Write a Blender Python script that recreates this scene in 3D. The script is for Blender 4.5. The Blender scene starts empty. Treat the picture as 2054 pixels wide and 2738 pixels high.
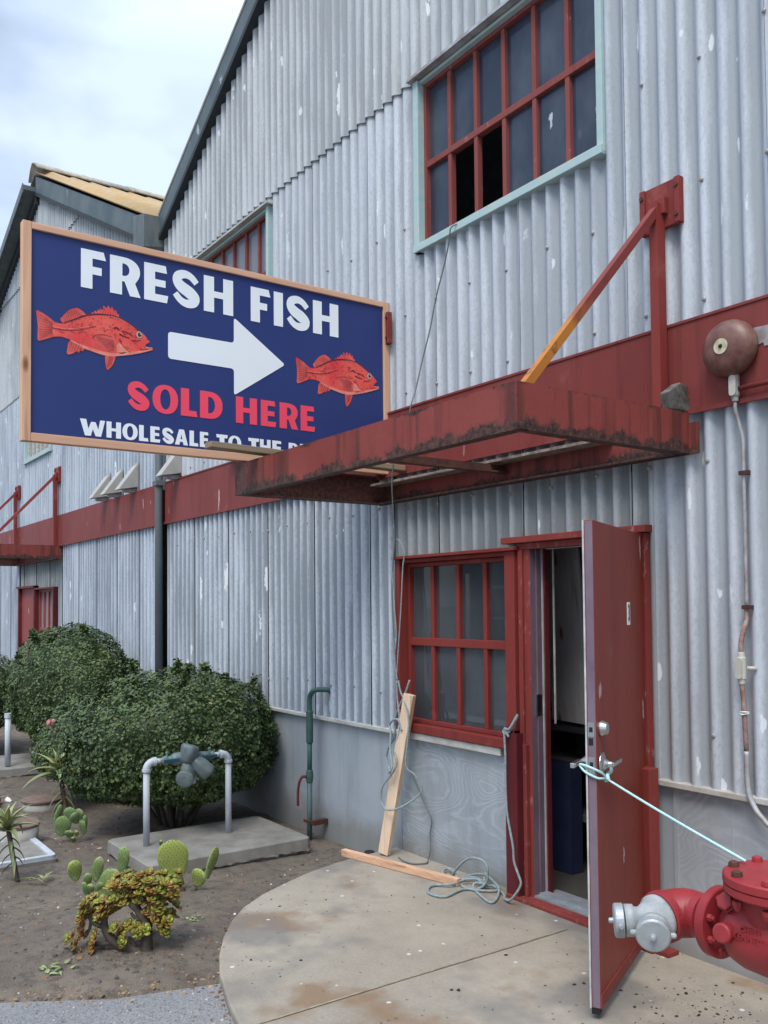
import bpy, math, random
import numpy as np
from mathutils import Vector, Matrix, noise
from mathutils.geometry import tessellate_polygon
random.seed(7); rng = np.random.default_rng(7)
PI = math.pi
S = bpy.context.scene
col = S.collection

# ------------------------------------------------------------------ camera
cd = bpy.data.cameras.new('camera'); cam = bpy.data.objects.new('camera', cd); col.objects.link(cam)
a_, p_, r_ = 0.613296, 0.0352476, -0.00900500
F0 = Vector((-math.cos(a_), math.sin(a_), 0)); R0 = Vector((math.sin(a_), math.cos(a_), 0)); U0 = Vector((0, 0, 1))
Fv = F0*math.cos(p_)+U0*math.sin(p_); Uv = U0*math.cos(p_)-F0*math.sin(p_)
Rv = R0*math.cos(r_)+Uv*math.sin(r_); Uv = Uv*math.cos(r_)-R0*math.sin(r_)
Rv.normalize(); Uv = (Uv-Uv.dot(Rv)*Rv).normalized(); Fv = Uv.cross(Rv)
M = Matrix((Rv, Uv, -Fv)).transposed().to_4x4(); M.translation = Vector((0, -3.5914, 1.65))
cam.matrix_world = M
cd.sensor_fit = 'VERTICAL'; cd.sensor_height = 36; cd.lens = 36*2400.32/2738; cd.shift_y = (1532.48-1369)/2738
cd.clip_end = 3000; cd.clip_start = .05
S.camera = cam

# ------------------------------------------------------------------ world, sun, exposure
W = bpy.data.worlds.new('World'); S.world = W; W.use_nodes = True
nt = W.node_tree; nt.nodes.clear()
def wn(t, **k):
    n = nt.nodes.new(t)
    for a, b in k.items(): setattr(n, a, b)
    return n
SUN_EL, SUN_AZ = math.radians(57), math.radians(143)     # azimuth: x=sin, y=cos -> sun stands at +X -Y
sky = wn('ShaderNodeTexSky', sky_type='NISHITA', sun_disc=False)
sky.sun_elevation = SUN_EL; sky.sun_rotation = SUN_AZ; sky.air_density = 1.1; sky.dust_density = 1.5; sky.ozone_density = 2.0
tc = wn('ShaderNodeTexCoord'); mp = wn('ShaderNodeMapping'); mp.inputs['Scale'].default_value = (1.1, 1.1, 2.2)
mp.inputs['Rotation'].default_value = (0.25, .2, .5)
nz = wn('ShaderNodeTexNoise'); nz.inputs['Scale'].default_value = 2.2; nz.inputs['Detail'].default_value = 5; nz.inputs['Roughness'].default_value = .5
cr = wn('ShaderNodeValToRGB'); cr.color_ramp.elements[0].position = .36; cr.color_ramp.elements[1].position = .64
cr.color_ramp.elements[0].color = (.10, .10, .10, 1); cr.color_ramp.elements[1].color = (.97, .97, .97, 1)
mx = wn('ShaderNodeMix', data_type='RGBA'); mx.inputs['B'].default_value = (6.2, 7.4, 9.2, 1)
bg = wn('ShaderNodeBackground'); bg.inputs['Strength'].default_value = .077; wo = wn('ShaderNodeOutputWorld')
L = nt.links.new
L(tc.outputs['Generated'], mp.inputs['Vector']); L(mp.outputs['Vector'], nz.inputs['Vector']); L(nz.outputs['Fac'], cr.inputs['Fac'])
L(sky.outputs['Color'], mx.inputs['A']); L(cr.outputs['Color'], mx.inputs['Factor'])
# an overcast sky is brighter overhead than near the horizon
sx_ = wn('ShaderNodeSeparateXYZ'); L(tc.outputs['Generated'], sx_.inputs[0])
zr_ = wn('ShaderNodeMapRange'); zr_.inputs['From Min'].default_value = .52; zr_.inputs['From Max'].default_value = .95
zr_.inputs['To Min'].default_value = 1.0; zr_.inputs['To Max'].default_value = 3.3; L(sx_.outputs[2], zr_.inputs['Value'])
vs_ = wn('ShaderNodeVectorMath', operation='SCALE'); L(mx.outputs['Result'], vs_.inputs[0]); L(zr_.outputs['Result'], vs_.inputs['Scale'])
L(vs_.outputs[0], bg.inputs['Color']); L(bg.outputs['Background'], wo.inputs['Surface'])
sl = bpy.data.lights.new('sun', 'SUN'); sl.energy = 1.5; sl.angle = math.radians(26); sl.color = (1, .94, .86)
so = bpy.data.objects.new('sun', sl); col.objects.link(so)
sd = Vector((math.sin(SUN_AZ)*math.cos(SUN_EL), math.cos(SUN_AZ)*math.cos(SUN_EL), math.sin(SUN_EL)))
so.rotation_euler = sd.to_track_quat('Z', 'Y').to_euler(); so.location = (0, -8, 12)
S.view_settings.view_transform = 'Standard'; S.view_settings.look = 'None'
S.view_settings.exposure = .80; S.view_settings.gamma = 1
S.render.engine = 'CYCLES'

# ------------------------------------------------------------------ materials
class N:
    """small node helper for one material"""
    def __init__(s, name):
        s.m = bpy.data.materials.new(name); s.m.use_nodes = True; s.t = s.m.node_tree
        s.b = s.t.nodes['Principled BSDF']; s.L = s.t.links.new
        s.b.inputs['Roughness'].default_value = .7
        s.b.inputs['Specular IOR Level'].default_value = .35
        s.geo = s.t.nodes.new('ShaderNodeTexCoord').outputs['Object']
    def n(s, t, **k):
        n = s.t.nodes.new(t)
        for a, b in k.items(): setattr(n, a, b)
        return n
    def map(s, scale, src=None, rot=(0, 0, 0), loc=(0, 0, 0)):
        m = s.n('ShaderNodeMapping'); m.inputs['Scale'].default_value = scale
        m.inputs['Rotation'].default_value = rot; m.inputs['Location'].default_value = loc
        s.L(src or s.geo, m.inputs['Vector']); return m.outputs['Vector']
    def noise(s, scale=1, vec=None, detail=4, rough=.6, dist=0):
        n = s.n('ShaderNodeTexNoise'); n.inputs['Scale'].default_value = scale; n.inputs['Detail'].default_value = detail
        n.inputs['Roughness'].default_value = rough; n.inputs['Distortion'].default_value = dist
        s.L(vec or s.geo, n.inputs['Vector']); return n.outputs['Fac']
    def ramp(s, fac, p0, p1, v0=0, v1=1):
        r = s.n('ShaderNodeMapRange'); r.inputs['From Min'].default_value = p0; r.inputs['From Max'].default_value = p1
        r.inputs['To Min'].default_value = v0; r.inputs['To Max'].default_value = v1
        s.L(fac, r.inputs['Value']); return r.outputs['Result']
    def mul(s, a, b, op='MULTIPLY'):
        m = s.n('ShaderNodeMath', operation=op)
        for i, v in enumerate((a, b)):
            if isinstance(v, (int, float)): m.inputs[i].default_value = v
            else: s.L(v, m.inputs[i])
        return m.outputs[0]
    def mix(s, fac, a, b, mode='MIX'):
        m = s.n('ShaderNodeMix', data_type='RGBA', blend_type=mode)
        for k, v in (('Factor', fac), ('A', a), ('B', b)):
            if isinstance(v, (int, float)): m.inputs[k].default_value = v
            elif isinstance(v, tuple): m.inputs[k].default_value = (*v, 1)
            else: s.L(v, m.inputs[k])
        return m.outputs['Result']
    def bump(s, h, strength=.3, dist=.01):
        b = s.n('ShaderNodeBump'); b.inputs['Strength'].default_value = strength; b.inputs['Distance'].default_value = dist
        s.L(h, b.inputs['Height']); s.L(b.outputs['Normal'], s.b.inputs['Normal'])
    def attr(s, name):
        a = s.n('ShaderNodeAttribute'); a.attribute_name = name; return a.outputs['Fac']
    def xyz(s):
        x = s.n('ShaderNodeSeparateXYZ'); s.L(s.geo, x.inputs[0]); return x.outputs
    def done(s, c, rough=None, metal=0):
        if isinstance(c, tuple): s.b.inputs['Base Color'].default_value = (*c, 1)
        else: s.L(c, s.b.inputs['Base Color'])
        if rough is not None:
            if isinstance(rough, (int, float)): s.b.inputs['Roughness'].default_value = rough
            else: s.L(rough, s.b.inputs['Roughness'])
        s.b.inputs['Metallic'].default_value = metal
        return s.m
    def drops(s, scale, thr=.16, keep=.80, seed=0):
        """sparse bird-dropping streaks: voronoi cells, only some of them, stretched down the wall"""
        warp = s.noise(9, s.map((1, 1, .35)), 2)
        v = s.map(scale, loc=(seed, seed*.7, seed*.3))
        vm = s.n('ShaderNodeVectorMath', operation='ADD'); s.L(v, vm.inputs[0])
        sc = s.n('ShaderNodeVectorMath', operation='SCALE'); sc.inputs['Scale'].default_value = .45
        cb = s.n('ShaderNodeCombineXYZ'); s.L(warp, cb.inputs[0]); s.L(warp, cb.inputs[2]); s.L(cb.outputs[0], sc.inputs[0])
        s.L(sc.outputs[0], vm.inputs[1])
        vo = s.n('ShaderNodeTexVoronoi'); vo.inputs['Scale'].default_value = 1; s.L(vm.outputs[0], vo.inputs['Vector'])
        rg = s.noise(38, s.map((1, 1, .5)), 3)
        dd = s.mul(vo.outputs['Distance'], s.mul(s.mul(rg, .5, 'SUBTRACT'), .34), 'ADD')
        d = s.ramp(dd, thr, thr*.78)
        sp = s.n('ShaderNodeSeparateColor'); s.L(vo.outputs['Color'], sp.inputs[0])
        k = s.ramp(sp.outputs[0], keep, keep+.02)
        return s.mul(d, k)

def mat_wall(name, c0, c1, c2, seed=0, stain_shade=.9):
    k = N(name)
    big = k.noise(.9, k.map((1, 1, .35), loc=(seed, 0, 0)), 3)
    st = k.noise(1, k.map((9, 3, .7), loc=(seed, 2, 1)), 5, .65)
    fine = k.noise(75, k.map((1, 1, .5)), 5, .75)
    sp = k.noise(150, None, 3, .8)
    x = k.mix(k.ramp(st, .38, .66), c0, c1)
    x = k.mix(k.mul(k.ramp(fine, .50, .68), k.ramp(big, .35, .65, .15, .7)), x, c2)
    x = k.mix(k.ramp(sp, .62, .78, 0, .3), x, (.22, .25, .28))
    s3 = k.noise(1, k.map((26, 4, .9), loc=(seed, 5, 2)), 5, .7); x = k.mix(k.mul(k.ramp(s3, .56, .74), .35), x, c2); x = k.mix(k.mul(k.ramp(s3, .42, .28), .3), x, (.58, .62, .64))
    # mottled weathering with rib shade painted in: darker along every trough, speckled edges
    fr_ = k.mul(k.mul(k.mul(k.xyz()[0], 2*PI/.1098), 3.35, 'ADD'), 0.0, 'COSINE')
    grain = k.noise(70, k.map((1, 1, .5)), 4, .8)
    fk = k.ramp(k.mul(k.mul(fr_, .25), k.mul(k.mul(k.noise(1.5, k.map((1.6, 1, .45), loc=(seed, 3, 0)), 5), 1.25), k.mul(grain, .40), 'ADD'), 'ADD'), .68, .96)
    x = k.mix(k.mul(fk, stain_shade), x, c2)
    x = k.mix(k.mul(k.ramp(k.noise(2.1, k.map((2.6, 1, .5), loc=(seed+4, 0, 0)), 4), .60, .80), .45), x, (.27, .27, .22))
    sheet = k.n('ShaderNodeTexWhiteNoise', noise_dimensions='1D')
    xx = k.mul(k.mul(k.xyz()[0], 1/.7686), seed+.001, 'ADD')
    fl = k.n('ShaderNodeMath', operation='FLOOR'); k.L(xx, fl.inputs[0]); k.L(fl.outputs[0], sheet.inputs['W'])
    x = k.mix(k.ramp(sheet.outputs['Value'], 0, 1, 0, .22), x, (.24, .27, .30))
    x = k.mix(k.mul(k.drops((9, 1, 1.25), .15, .70, seed), .85), x, (.70, .74, .74))
    x = k.mix(k.mul(k.drops((15, 1, 3.2), .16, .70, seed+5), .8), x, (.66, .70, .72))
    k.bump(k.mix(.5, fine, sp), .25, .004)
    return k.done(x, .62)
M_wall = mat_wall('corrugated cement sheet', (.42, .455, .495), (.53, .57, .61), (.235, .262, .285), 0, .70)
M_walllow = mat_wall('grimy trough shaded cement sheet', (.41, .455, .51), (.53, .575, .63), (.18, .21, .24), 0, .88)  # stronger painted trough shade, so the ribs read on the near lower wall
M_wallup = mat_wall('weathered corrugated sheet', (.42, .45, .465), (.50, .53, .54), (.24, .265, .275), 3)
M_wallfar = mat_wall('pale corrugated sheet', (.40, .455, .52), (.50, .56, .62), (.19, .225, .27), 7, .85)
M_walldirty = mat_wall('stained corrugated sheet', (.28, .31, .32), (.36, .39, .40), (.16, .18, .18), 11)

def mat_red(name, c=(.185, .031, .025), dark=(.10, .022, .022), worn=0.0, drop=True, rough=.5, seed=0, streak=0):
    k = N(name)
    a = k.noise(1.6, k.map((1, 1, .5), loc=(seed, 0, 0)), 5)
    st = k.noise(1, k.map((14, 14, .8), loc=(seed, 1, 0)), 4)
    x = k.mix(k.ramp(a, .3, .7), c, tuple(v*1.18+.01 for v in c))
    x = k.mix(k.mul(k.ramp(st, .52, .75), .55), x, dark)
    x = k.mix(k.mul(k.ramp(k.noise(5, None, 5), .62, .72), .4), x, (.30, .10, .085))
    if worn: x = k.mix(k.mul(k.ramp(k.noise(26, k.map((1, 1, .4)), 6, .75), .64-.1*worn, .69-.1*worn), .55), x, (.40, .22, .21))
    if drop:
        x = k.mix(k.mul(k.drops((9, 4, 1.7), .14, .84, seed), .8), x, (.60, .50, .48))
        x = k.mix(k.mul(k.drops((13, 3, 3.0), .13, .86, seed+3), .7), x, (.55, .44, .42))
    if streak: x = k.mix(k.mul(k.drops((17, 3, 2.4), .12, .72, seed), .75), x, (.52, .44, .42))
    k.b.inputs['Specular IOR Level'].default_value = .12
    k.bump(k.noise(60, None, 4), .18, .003)
    return k.done(x, rough)
M_red = mat_red('oxide red paint', seed=1)
M_band0 = mat_red('oxide red band paint', (.225, .058, .050), seed=4)
M_band = mat_red('oxide red streaked band', (.175, .037, .032), seed=17, streak=1)
M_reddoor = mat_red('door red paint', (.215, .036, .022), (.14, .024, .018), seed=9, rough=.42, streak=1)
M_reddark = mat_red('dark maroon paint', (.10, .016, .020), (.05, .01, .012), seed=6, drop=False)
M_redworn = mat_red('worn red paint', (.19, .034, .028), worn=.5, seed=2, drop=False)
M_redsun = mat_red('sun faded red glazing bars', (.20, .055, .048), worn=.3, seed=15, drop=False, rough=.7)
M_redfar = mat_red('faded red paint', (.25, .06, .055), seed=12, drop=False)

def mat_canopy():
    k = N('rusting red steel')
    a = k.noise(7, k.map((1, 1, .7)), 6, .7)
    st = k.noise(1, k.map((10, 10, .5)), 4)
    x = k.mix(k.ramp(k.noise(2, None, 3), .3, .7), (.19, .034, .027), (.235, .050, .040))
    x = k.mix(k.mul(k.ramp(st, .50, .64), .75), x, (.060, .018, .015))
    z = k.xyz()[2]
    lo = k.ramp(z, -.10, -.190); hi = k.ramp(z, -.030, .004)           # rust creeping from the lower and the upper edge
    edge = k.mul(k.mul(lo, 1.0), k.mul(hi, .62), 'MAXIMUM')
    e = k.mul(k.mul(edge, .55), k.mul(k.ramp(k.noise(5.5, k.map((1, 1, .8)), 6, .75), .32, .68), .60), 'ADD')
    fl = k.ramp(e, .55, .69)
    xx_ = k.ramp(k.mul(k.xyz()[0], k.mul(k.noise(9, None, 5), .5), 'SUBTRACT'), -1.12, -1.42)
    fl = k.mul(fl, k.mul(xx_, .85), 'MAXIMUM')
    rust = k.mix(k.ramp(k.noise(40, None, 5), .35, .65), (.022, .012, .012), (.10, .045, .03))
    x = k.mix(fl, x, rust)
    x = k.mix(k.mul(k.ramp(k.noise(14, None, 6, .75), .64, .70), .9), x, (.045, .02, .018))
    x = k.mix(k.mul(k.drops((4, 4, 3), .14, .86, 3), .9), x, (.68, .62, .60))
    k.bump(k.mix(fl, a, k.noise(60, None, 5)), .6, .01)
    return k.done(x, .65)
M_canopy = mat_canopy()
def mat_flat(name, c, rough=.6, metal=0, var=.25, scale=8, bump=.1, c2=None, stretch=(1, 1, 1)):
    k = N(name); f = k.noise(scale, k.map(stretch), 5, .65)
    x = k.mix(k.ramp(f, .35, .68), c, c2 or tuple(v*(1-var) for v in c))
    k.bump(k.noise(scale*6, None, 3), bump, .003)
    return k.done(x, rough, metal)
M_rust = mat_flat('dark rust', (.05, .022, .018), .85, c2=(.11, .045, .028), scale=14, bump=.6)
M_under = mat_flat('rusted plywood deck edge', (.30, .24, .20), .85, c2=(.10, .06, .05), scale=18, stretch=(1, 3, 1))

def mat_rod():
    k = N('ochre worn red rod'); z = k.xyz()[2]
    f = k.ramp(k.mul(z, k.mul(k.noise(6, None, 4), .5), 'ADD'), .52, .72)
    x = k.mix(f, (.42, .16, .022), (.19, .034, .028))
    x = k.mix(k.mul(k.ramp(k.noise(22, None, 5), .58, .66), .6), x, (.11, .03, .02))
    return k.done(x, .55)
M_rod = mat_rod()

def mat_plinth(name, ply):
    k = N(name)
    a = k.noise(1.3, None, 5); st = k.noise(1, k.map((5, 1, .5)), 5, .7)
    x = k.mix(k.ramp(a, .35, .68), (.29, .325, .35), (.37, .405, .43))
    x = k.mix(k.mul(k.ramp(st, .50, .8), .5), x, (.15, .17, .19))
    if ply:
        fld = k.noise(1, k.map((1.15, 1, 2.6), rot=(0, .25, 0)), 1.5, .4, .6)
        rag = k.mul(k.noise(30, k.map((.4, 1, 1)), 4), .05)
        w = k.mul(k.mul(k.mul(fld, rag, 'ADD'), 150), 0.0, 'SINE'); w = k.ramp(w, -1, 1)
        g = k.mul(k.ramp(w, .62, .98), k.ramp(k.noise(2.4, k.map((1, 1, 1.4)), 4), .36, .60))
        x = k.mix(k.mul(g, .34), x, (.52, .56, .58))
        g2 = k.mul(k.ramp(w, .34, .02), k.ramp(k.noise(3.6, None, 3), .40, .62))
        x = k.mix(k.mul(g2, .22), x, (.22, .25, .28))
        k.bump(w, .15, .003)
    else: k.bump(k.noise(25, None, 5), .2, .004)
    z = k.xyz()[2]
    x = k.mix(k.mul(k.ramp(k.mul(z, k.mul(k.noise(4, None, 4), .25), 'SUBTRACT'), .05, -.12), .6), x, (.17, .15, .115))
    x = k.mix(k.mul(k.ramp(k.noise(3, k.map((3, 1, .6), loc=(3, 0, 5)), 4), .66, .76), .5), x, (.27, .19, .13))
    x = k.mix(k.mul(k.drops((6, 1, 1.6), .12, .78, 2), .8), x, (.62, .66, .68))
    x = k.mix(k.mul(k.drops((9, 1, 2.2), .10, .84, 8), .9), x, (.07, .08, .09))
    return k.done(x, .72)
M_ply = mat_plinth('grey painted plywood', True); M_conc = mat_plinth('grey painted concrete', False)
M_sill = mat_flat('flaking white sill paint', (.50, .50, .47), .75, c2=(.34, .31, .26), scale=7, stretch=(1, 1, 3))

def mat_apron():
    k = N('stained concrete'); 
    a = k.noise(.8, None, 4); b = k.noise(9, None, 6, .7); c = k.noise(70, None, 5, .75)
    x = k.mix(k.ramp(a, .35, .65), (.25, .218, .17), (.35, .312, .246))
    x = k.mix(k.mul(k.ramp(b, .45, .72), .45), x, (.195, .175, .145))
    x = k.mix(k.mul(k.ramp(c, .5, .72), .5), x, (.44, .405, .33))
    x = k.mix(k.mul(k.ramp(k.noise(1.4, k.map((1, 1, 1), loc=(5.3, 1.2, 0)), 4), .56, .66), .8), x, (.20, .125, .07))
    x = k.mix(k.mul(k.ramp(k.noise(1.1, k.map((1, 1, 1), loc=(1.3, 8.1, 0)), 4), .52, .62), .7), x, (.15, .142, .132))
    v = k.n('ShaderNodeTexVoronoi'); v.inputs['Scale'].default_value = 11; k.L(k.geo, v.inputs['Vector'])
    s_ = k.n('ShaderNodeSeparateColor'); k.L(v.outputs['Color'], s_.inputs[0])
    wob = k.mul(k.noise(60, None, 3), .16)
    d = k.mul(k.ramp(k.mul(v.outputs['Distance'], wob, 'ADD'), .22, .17), k.ramp(s_.outputs[0], .80, .81))
    x = k.mix(k.mul(d, .85), x, (.60, .585, .54))
    v2 = k.n('ShaderNodeTexVoronoi'); v2.inputs['Scale'].default_value = 30; k.L(k.geo, v2.inputs['Vector'])
    s2 = k.n('ShaderNodeSeparateColor'); k.L(v2.outputs['Color'], s2.inputs[0])
    d2 = k.mul(k.ramp(v2.outputs['Distance'], .22, .18), k.ramp(s2.outputs[1], .90, .91))
    x = k.mix(k.mul(d2, .8), x, (.08, .07, .06))
    k.bump(k.mix(.5, b, c), .35, .006)
    return k.done(x, .85)
M_apron = mat_apron()
M_joint = mat_flat('sandy joint filler', (.33, .28, .19), .9, c2=(.20, .17, .12), scale=20)
def mat_ground(name, ca, cb, cc, s1, s2, bump, speck, sk=.55):
    k = N(name); a = k.noise(s1, None, 5); b = k.noise(s2, None, 6, .75)
    x = k.mix(k.ramp(a, .32, .68), ca, cb); x = k.mix(k.ramp(b, .46, .64), x, cc)
    v = k.n('ShaderNodeTexVoronoi'); v.inputs['Scale'].default_value = speck; k.L(k.geo, v.inputs['Vector'])
    s_ = k.n('ShaderNodeSeparateColor'); k.L(v.outputs['Color'], s_.inputs[0])
    x = k.mix(k.mul(k.ramp(s_.outputs[0], .72, .95), sk), x, (.34, .33, .31))
    x = k.mix(k.mul(k.ramp(s_.outputs[1], .8, .95), sk), x, (.035, .034, .033))
    k.bump(k.mix(.5, b, v.outputs['Distance']), bump, .012)
    return k.done(x, .92)
M_dirt = mat_ground('dusty brown soil', (.118, .096, .074), (.195, .160, .122), (.084, .069, .054), 1.3, 14, .9, 170, .12)
M_asph = mat_ground('worn grey asphalt', (.20, .205, .21), (.25, .25, .25), (.15, .153, .158), 1.2, 60, .6, 170, .5)
M_slab = mat_flat('rough grey concrete', (.245, .235, .21), .9, c2=(.155, .145, .125), scale=5, bump=.4)
def mat_wood(name, c, c2, axis):
    k = N(name); sc = [34, 34, 34]; sc[axis] = 1.6
    g = k.noise(1, k.map(tuple(sc)), 5, .6, 1.2)
    x = k.mix(k.ramp(g, .32, .70), c, c2)
    x = k.mix(k.mul(k.ramp(k.noise(1, k.map(tuple(v*.6 for v in sc), loc=(4, 2, 3)), 2), .62, .72), .6), x, tuple(v*.45 for v in c2))
    v = k.n('ShaderNodeTexVoronoi'); sk = [7, 7, 7]; sk[axis] = 2.6; v.inputs['Scale'].default_value = 1; k.L(k.map(tuple(sk)), v.inputs['Vector'])
    s_ = k.n('ShaderNodeSeparateColor'); k.L(v.outputs['Color'], s_.inputs[0])
    x = k.mix(k.mul(k.ramp(v.outputs['Distance'], .16, .08), k.ramp(s_.outputs[0], .55, .56)), x, (.20, .085, .035))
    k.bump(g, .15, .003)
    return k.done(x, .68)
WA, WB = (.66, .41, .265), (.55, .31, .19)
M_woodX = mat_wood('fresh fir X', (.66, .42, .27), (.52, .29, .17), 0)
M_woodY = mat_wood('fresh fir Y', WA, WB, 1); M_woodZ = mat_wood('fresh fir Z', WA, WB, 2)
M_woodpale = mat_wood('pale fir', (.74, .58, .42), (.62, .44, .29), 2)
M_woodold = mat_wood('weathered lumber', (.30, .235, .145), (.19, .15, .10), 1)
M_teal = mat_flat('pale teal paint', (.32, .47, .48), .65, c2=(.42, .50, .46), scale=9, stretch=(1, 1, 3))
M_green = mat_flat('tarnished green gutter metal', (.075, .10, .105), .5, c2=(.14, .155, .145), scale=5, stretch=(2, 2, .6))
def mat_rake():
    k = N('weathered dark green fascia'); x = k.mix(k.ramp(k.noise(2.5, None, 5), .35, .65), (.06, .088, .096), (.11, .14, .145))
    x = k.mix(k.mul(k.drops((4, 1, 3), .16, .70, 2), .75), x, (.42, .47, .47)); return k.done(x, .55)
M_rake = mat_rake()
M_soffit = mat_flat('dark soffit board', (.035, .042, .045), .7)
M_down = mat_flat('dark grey downspout paint', (.085, .102, .11), .5, c2=(.11, .128, .135), scale=4)
M_lichen = mat_flat('orange lichen on roof sheet', (.40, .235, .075), .9, c2=(.36, .30, .20), scale=7, bump=.5)
M_ridge = mat_flat('pale weathered ridge cap', (.42, .385, .32), .9, c2=(.24, .21, .16), scale=6, stretch=(1, 2, 1), bump=.4)
M_roof = mat_flat('grey roof sheet', (.25, .24, .22), .9)
def mat_glass(name, tint, alpha, rough=.06, dirt=.25):
    k = N(name); d = k.noise(3, k.map((1, 1, .6)), 5)
    x = k.mix(k.mul(k.ramp(d, .4, .75), dirt), tint, (.22, .25, .29))
    x = k.mix(k.mul(k.drops((9, 1, 2.2), .12, .86, 1), .8), x, (.55, .60, .63))
    k.b.inputs['Specular IOR Level'].default_value = .5; k.b.inputs['Alpha'].default_value = alpha
    return k.done(x, rough)
M_glassup = mat_glass('dusty dark window glass', (.030, .040, .062), .96, .12)
M_glassmid = mat_glass('pale reflecting window glass', (.17, .175, .20), .96, .12)
M_glasslo = mat_glass('dim window glass', (.052, .060, .064), .80, .02, .25)
M_glassfar = mat_glass('bright window glass', (.28, .29, .30), .97, .1)
M_black = mat_flat('black rubber', (.012, .012, .013), .6)
M_purple = mat_flat('scuffed purple primer', (.125, .085, .118), .6, c2=(.19, .145, .175), scale=6, stretch=(1, 1, .5))
M_strip = mat_flat('scratched white metal strip', (.52, .54, .52), .45, c2=(.28, .30, .29), scale=20, stretch=(1, 1, .5))
M_chrome = mat_flat('brushed chrome', (.60, .60, .58), .28, 1, scale=20, bump=.05)
M_galv = mat_flat('cast aluminium', (.40, .43, .44), .5, .4, c2=(.27, .30, .32), scale=12, bump=.3)
M_galvp = mat_flat('chalky white cast metal', (.38, .40, .40), .7, .15, c2=(.22, .24, .24), scale=14, bump=.4)
M_hydrant = mat_flat('fire red enamel', (.31, .030, .034), .45, c2=(.22, .022, .026), scale=5, bump=.25)
M_pvc = mat_flat('chalky white pvc', (.50, .54, .57), .5, c2=(.36, .40, .44), scale=7, stretch=(1, 1, .5))
M_bronze = mat_flat('green tarnished bronze', (.11, .14, .145), .5, .2, c2=(.17, .21, .205), scale=14, bump=.4)
M_verdi = mat_flat('verdigris bronze', (.10, .19, .17), .7, c2=(.18, .27, .23), scale=18, bump=.4)
M_blue = mat_flat('blue lever coating', (.02, .085, .13), .5)
M_pipegreen = mat_flat('green painted standpipe', (.035, .085, .075), .5, c2=(.06, .11, .10), scale=10, bump=.3)
M_pipegrey = mat_flat('grey green pipe', (.095, .13, .135), .5, c2=(.07, .11, .11), scale=6)
M_lever = mat_flat('dull red lever', (.16, .02, .025), .6)
M_bell = mat_flat('rusty brown gong enamel', (.10, .036, .028), .42, c2=(.20, .11, .085), scale=11, bump=.2)
M_belldisc = mat_flat('cream gong label', (.55, .52, .36), .6, c2=(.35, .32, .2), scale=40)
M_conduit = mat_flat('pale conduit', (.42, .45, .47), .5, .2, c2=(.22, .16, .13), scale=9, stretch=(1, 1, .7))
M_conrust = mat_flat('rust eaten conduit', (.22, .10, .075), .8, c2=(.36, .30, .27), scale=24, bump=.5)
M_box = mat_flat('cream conduit body', (.52, .51, .45), .5, c2=(.40, .39, .33), scale=12)
M_vent = mat_flat('beige sheet metal hood', (.42, .41, .37), .5, c2=(.33, .32, .29), scale=6)
M_navy = mat_flat('navy sign vinyl', (.027, .045, .165), .30, var=.06, scale=2, bump=.0)
M_white = mat_flat('white sign vinyl', (.80, .85, .87), .35, var=.03, scale=2, bump=.0)
M_signred = mat_flat('red sign vinyl', (.86, .075, .125), .38, var=.04, scale=2, bump=.0)
M_rope = mat_flat('pale blue grey rope', (.30, .37, .38), .9, c2=(.18, .22, .22), scale=60, bump=.6)
M_ropeteal = mat_flat('teal nylon rope', (.34, .62, .62), .8, c2=(.55, .74, .72), scale=80, bump=.6)
M_cable = mat_flat('grey cable', (.15, .17, .17), .6)
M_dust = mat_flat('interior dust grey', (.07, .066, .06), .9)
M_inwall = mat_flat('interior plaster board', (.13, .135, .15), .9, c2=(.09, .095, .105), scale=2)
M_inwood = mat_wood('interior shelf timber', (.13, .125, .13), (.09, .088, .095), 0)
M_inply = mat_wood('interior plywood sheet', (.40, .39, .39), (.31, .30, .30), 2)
M_inblue = mat_flat('blue tarp cloth', (.025, .036, .085), .6)
M_plastic = mat_flat('hanging plastic sheet', (.36, .36, .34), .3)
M_plastic.node_tree.nodes['Principled BSDF'].inputs['Alpha'].default_value = .35
M_bark = mat_flat('grey brown bark', (.10, .080, .060), .9, c2=(.055, .042, .034), scale=20, bump=.8)
M_cblack = mat_flat('charred dark chip', (.018, .016, .014), .9)
M_terra = mat_flat('rusted lid', (.13, .085, .065), .85, c2=(.20, .15, .12), scale=16, bump=.4)
M_can = mat_flat('dirty white pvc collar', (.44, .44, .42), .7, c2=(.30, .28, .25), scale=6)

def mat_leaf(name, a, b, c=None, rough=.45, edge=None):
    k = N(name); x = k.mix(k.attr('tone'), a, b)
    if c: x = k.mix(k.ramp(k.attr('tone'), .93, .97), x, c)
    if edge: x = k.mix(k.attr('rim'), x, edge)
    k.b.inputs['Specular IOR Level'].default_value = .4
    return k.done(x, rough)
M_shrub = mat_leaf('small dark green leaves', (.024, .050, .015), (.098, .142, .040), (.20, .15, .05), .5)
M_jade = mat_leaf('jade leaf', (.075, .115, .018), (.20, .28, .03), None, .32, (.24, .055, .022))
M_aloe = mat_leaf('aloe leaf', (.13, .19, .07), (.30, .34, .13), None, .45, (.23, .17, .11))
M_dead = mat_leaf('dried leaf', (.20, .075, .05), (.36, .26, .18), None, .8)
def mat_cactus():
    k = N('prickly pear skin'); x = k.mix(k.attr('tone'), (.10, .19, .085), (.27, .32, .07))
    x = k.mix(k.mul(k.ramp(k.noise(28, None, 5), .5, .66), .45), x, (.34, .38, .22)); k.bump(k.noise(50, None, 3), .25, .003)
    return k.done(x, .55)
M_cactus = mat_cactus()
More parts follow.
